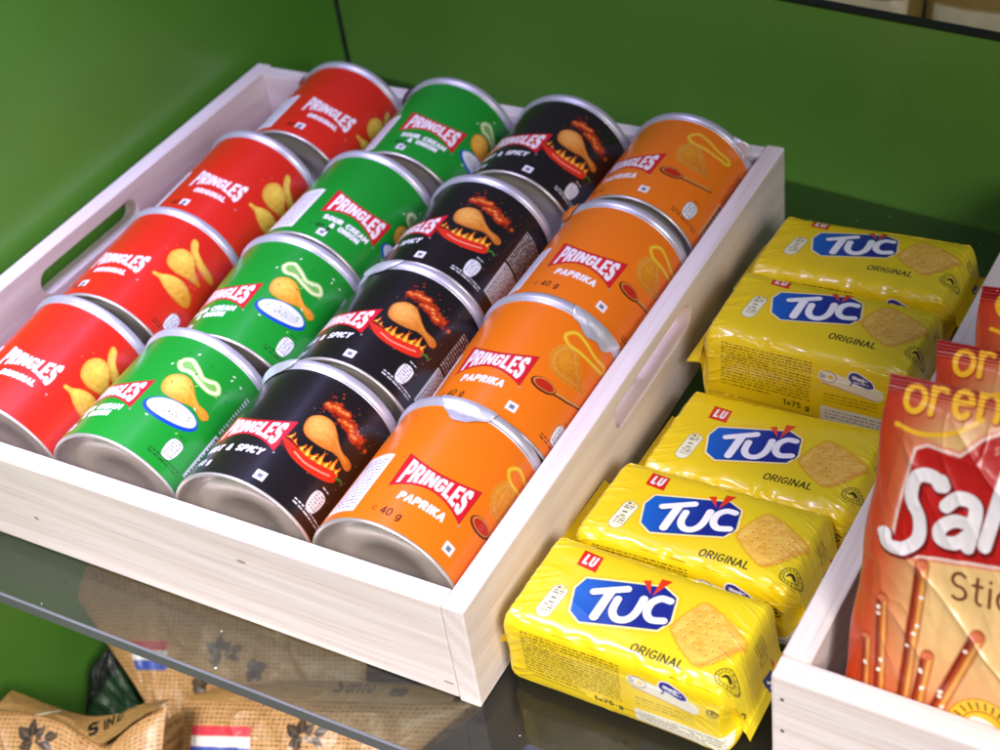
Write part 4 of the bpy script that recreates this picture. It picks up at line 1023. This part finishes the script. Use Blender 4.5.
def map_d(U, V):
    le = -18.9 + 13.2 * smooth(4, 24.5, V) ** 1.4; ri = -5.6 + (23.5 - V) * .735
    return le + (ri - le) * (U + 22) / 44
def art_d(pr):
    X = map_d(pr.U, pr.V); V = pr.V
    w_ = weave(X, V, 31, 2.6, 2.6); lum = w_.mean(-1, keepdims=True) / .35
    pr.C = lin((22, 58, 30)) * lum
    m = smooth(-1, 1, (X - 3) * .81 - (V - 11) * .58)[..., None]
    pr.C = lin((6, 7, 7)) * (1 - m) + pr.C * m  # black is painted shadow, dark green weave a painted reflection of the bags
coffee_bag((.0235, .0572, -.205), -22, 22, -30, 24.5, art_d, lambda U, V, d: (map_d(U, V), V, d), 21, 'dark shape added for the shadow and reflection on the green panel beside the brown bags', 6, None, 3)  # no real bag: added shape carrying shadow and reflection on the side panel

def art_b(pr):
    flag(pr, -68, 6.2, 38.4, 16.6); sprig(pr, 0, 1.0, 1.0, 0); sprig(pr, 20, -10, .9, 175)
def shape_b(U, V, d):
    right = 62 + np.clip(V + 6, -30, 26) * 1.2
    t = np.clip((U - 5) / 75, 0, 1)
    return U + (right - 80) * t ** 2, V, d
def band_b(o, loc):
    def art(U, V, C, T, S):
        s = Scatter(U, V, C)
        s.text('S', 13.5, 25.6, 7.4, 1.7, (36, 30, 28), 1, .2, 0, .3); s.text('anto', 20.5, 25.6, 6.2, 1.0, (36, 30, 28), 1, .24, 0, .3)
        for x in (46, 50): leaf(s, x, 24.5, 7, 20)
        return s.C
    band_part(o, loc, [(-75, 20.4), (-40, 18.6), (0, 18.4), (40, 18.6), (82, 20)], [(-72, 24), (-40, 29), (0, 31.5), (40, 31), (86, 28)], -6, -14, art, 4)
coffee_bag((.1809, .0447, -.16), -78, 80, -46, 21.5, art_b, shape_b, 9, 'coffee bag in the middle with a red, white and blue ribbon, half under the glass', 26, band_b)

def art_a(pr):
    sprig(pr, -20.5, 2.0, 1.05, 0)
def shape_a(U, V, d):
    # the front face dips in a V where the top is folded down
    dip = 16 * np.exp(-np.abs((U - 22) / 17) ** 1.5) - 5 * smooth(22, 66, U)
    t = smooth(-42, 14, V)
    Y = V - dip * t
    return U, Y, d - 3 * np.exp(-((U - 22) / 14) ** 2) * t
def band_a(o, loc):
    def art(U, V, C, T, S):
        s = Scatter(U, V, C)
        s.text('S', 14.4, 5.2, 6.4, 1.9, (30, 26, 24), 1.05, .2, 36, .1); s.text('IN', 21.2, 8.6, 5.4, 1.2, (30, 26, 24), .95, .3, 40, .1); s.text('G', 27.6, 12.6, 5.2, 1.2, (30, 26, 24), .95, .3, 42, .1)
        s.line([(-24.6, 14.3), (-18.4, 15.3)], 1.1, (226, 216, 196)); s.line([(-18.4, 15.3), (-12, 17.8)], 1.1, (226, 216, 196))
        return s.C
    band_part(o, loc, [(-46, 17.6), (-22, 15.6), (-2, 11.2), (12, 4.6), (22, .6), (32, 5.4), (44, 14.0), (56, 20.6)], [(-46, 28.6), (-24, 22), (-6, 17.4), (8, 15.6), (24, 17.4), (36, 22), (48, 24.6), (57, 25.6)], -3.0, -16, art, 8)
coffee_bag((.0682, -.0150, -.15), -60, 58, -46, 17.5, art_a, shape_a, 13, 'coffee bag at the lower left corner, its top folded down in a V', 26, band_a)

# ------------------------------------------------------------------ goods on the far side of the back panel
def far_packet(x, w, col, top, label, seed):
    st = 1.2
    u = np.arange(-w / 2, w / 2 + .1, st); v = np.arange(0, 150.1, st); U, V = np.meshgrid(u, v)
    pr = Print(U, V, col)
    pr.ell(0, 100, w * .34, 20, tuple(min(255, int(c * 1.25 + 20)) for c in col)); pr.rect(-w * .4, 124, w * .4, 134, (236, 220, 180)); pr.rect(-w * .3, 40, w * .3, 70, (214, 140, 40))
    th = 18 * (1 - np.abs(2 * U / w).clip(0, 1) ** 3) ** .6 * (np.clip((150 - V) / 30, 0, 1) ** .6) * np.clip(V / 20, 0, 1) ** .5
    o = empty('snack_packet', (x, .437, top - .15)); tag(o, label, 'snack packet', 'packets on the far side of the back panel')
    wob = (fbm(U / 15, V / 15, seed) - .5) * 3
    obj('front_film', grid_mesh('front_film', np.stack([U, -th - wob * (th > 1), V], -1) / 1000, pr.C, False, M_BAG), o)
    obj('back_film', grid_mesh('back_film', np.stack([U, th + .4, V], -1) / 1000, pr.C, False, M_BAG, flip=True), o)
far_packet(.350, 66, (150, 128, 66), .1175, 'pale yellow packet showing over the back panel, leftmost', 1)
far_packet(.416, 65, (172, 138, 72), .1175, 'cream packet showing over the back panel in the middle', 2)
far_packet(.482, 66, (150, 92, 82), .1175, 'pinkish packet showing over the back panel at the right corner', 3)
deck = obj('back_counter', box_mesh('back_counter', .2, .424, -.050, .9, .70, -.0328, painted('dark counter', (60, 60, 54), .5), .001))
tag(deck, kind='structure')

# ------------------------------------------------------------------ light
w = bpy.data.worlds.new('World'); scene.world = w; w.use_nodes = True
bgn = w.node_tree.nodes['Background']; bgn.inputs['Color'].default_value = (.80, .84, 1.0, 1); bgn.inputs['Strength'].default_value = .10

def area(name, loc, target, sx, sy, power, col, spread=180):
    l = bpy.data.lights.new(name, 'AREA'); l.shape = 'RECTANGLE'; l.size = sx; l.size_y = sy; l.energy = power; l.color = col; l.spread = math.radians(spread)
    o = bpy.data.objects.new(name, l); COL.objects.link(o); o.location = loc
    d = Vector(target) - Vector(loc); o.rotation_euler = d.to_track_quat('-Z', 'Y').to_euler()
    return o
area('shop_light', (.27, -.52, .70), (.29, -.20, .0), .85, .16, 2.4, (1.0, .945, .935), 48)
area('right_fill', (1.05, -.50, .66), (.44, -.08, .0), .36, .36, 1.2, (1.0, .94, .94), 60)  # fill lamp added at the right to brighten the crate's outer side
area('ceiling_light', (.15, .0, 1.3), (.15, .05, 0), .9, .4, .65, (.84, .90, 1.0), 180)
area('violet_strip', (.03, .04, .60), (.0, .04, .0), .06, .40, 2.0, (.60, .56, 1.0), 80)
area('violet_strip', (.12, .36, .55), (.08, .33, .0), .25, .05, .10, (.50, .47, 1.0), 120)

scene.view_settings.view_transform = 'Standard'; scene.view_settings.look = 'None'
scene.view_settings.exposure = 0; scene.view_settings.gamma = 1
scene.cycles.max_bounces = 8; scene.cycles.transparent_max_bounces = 12
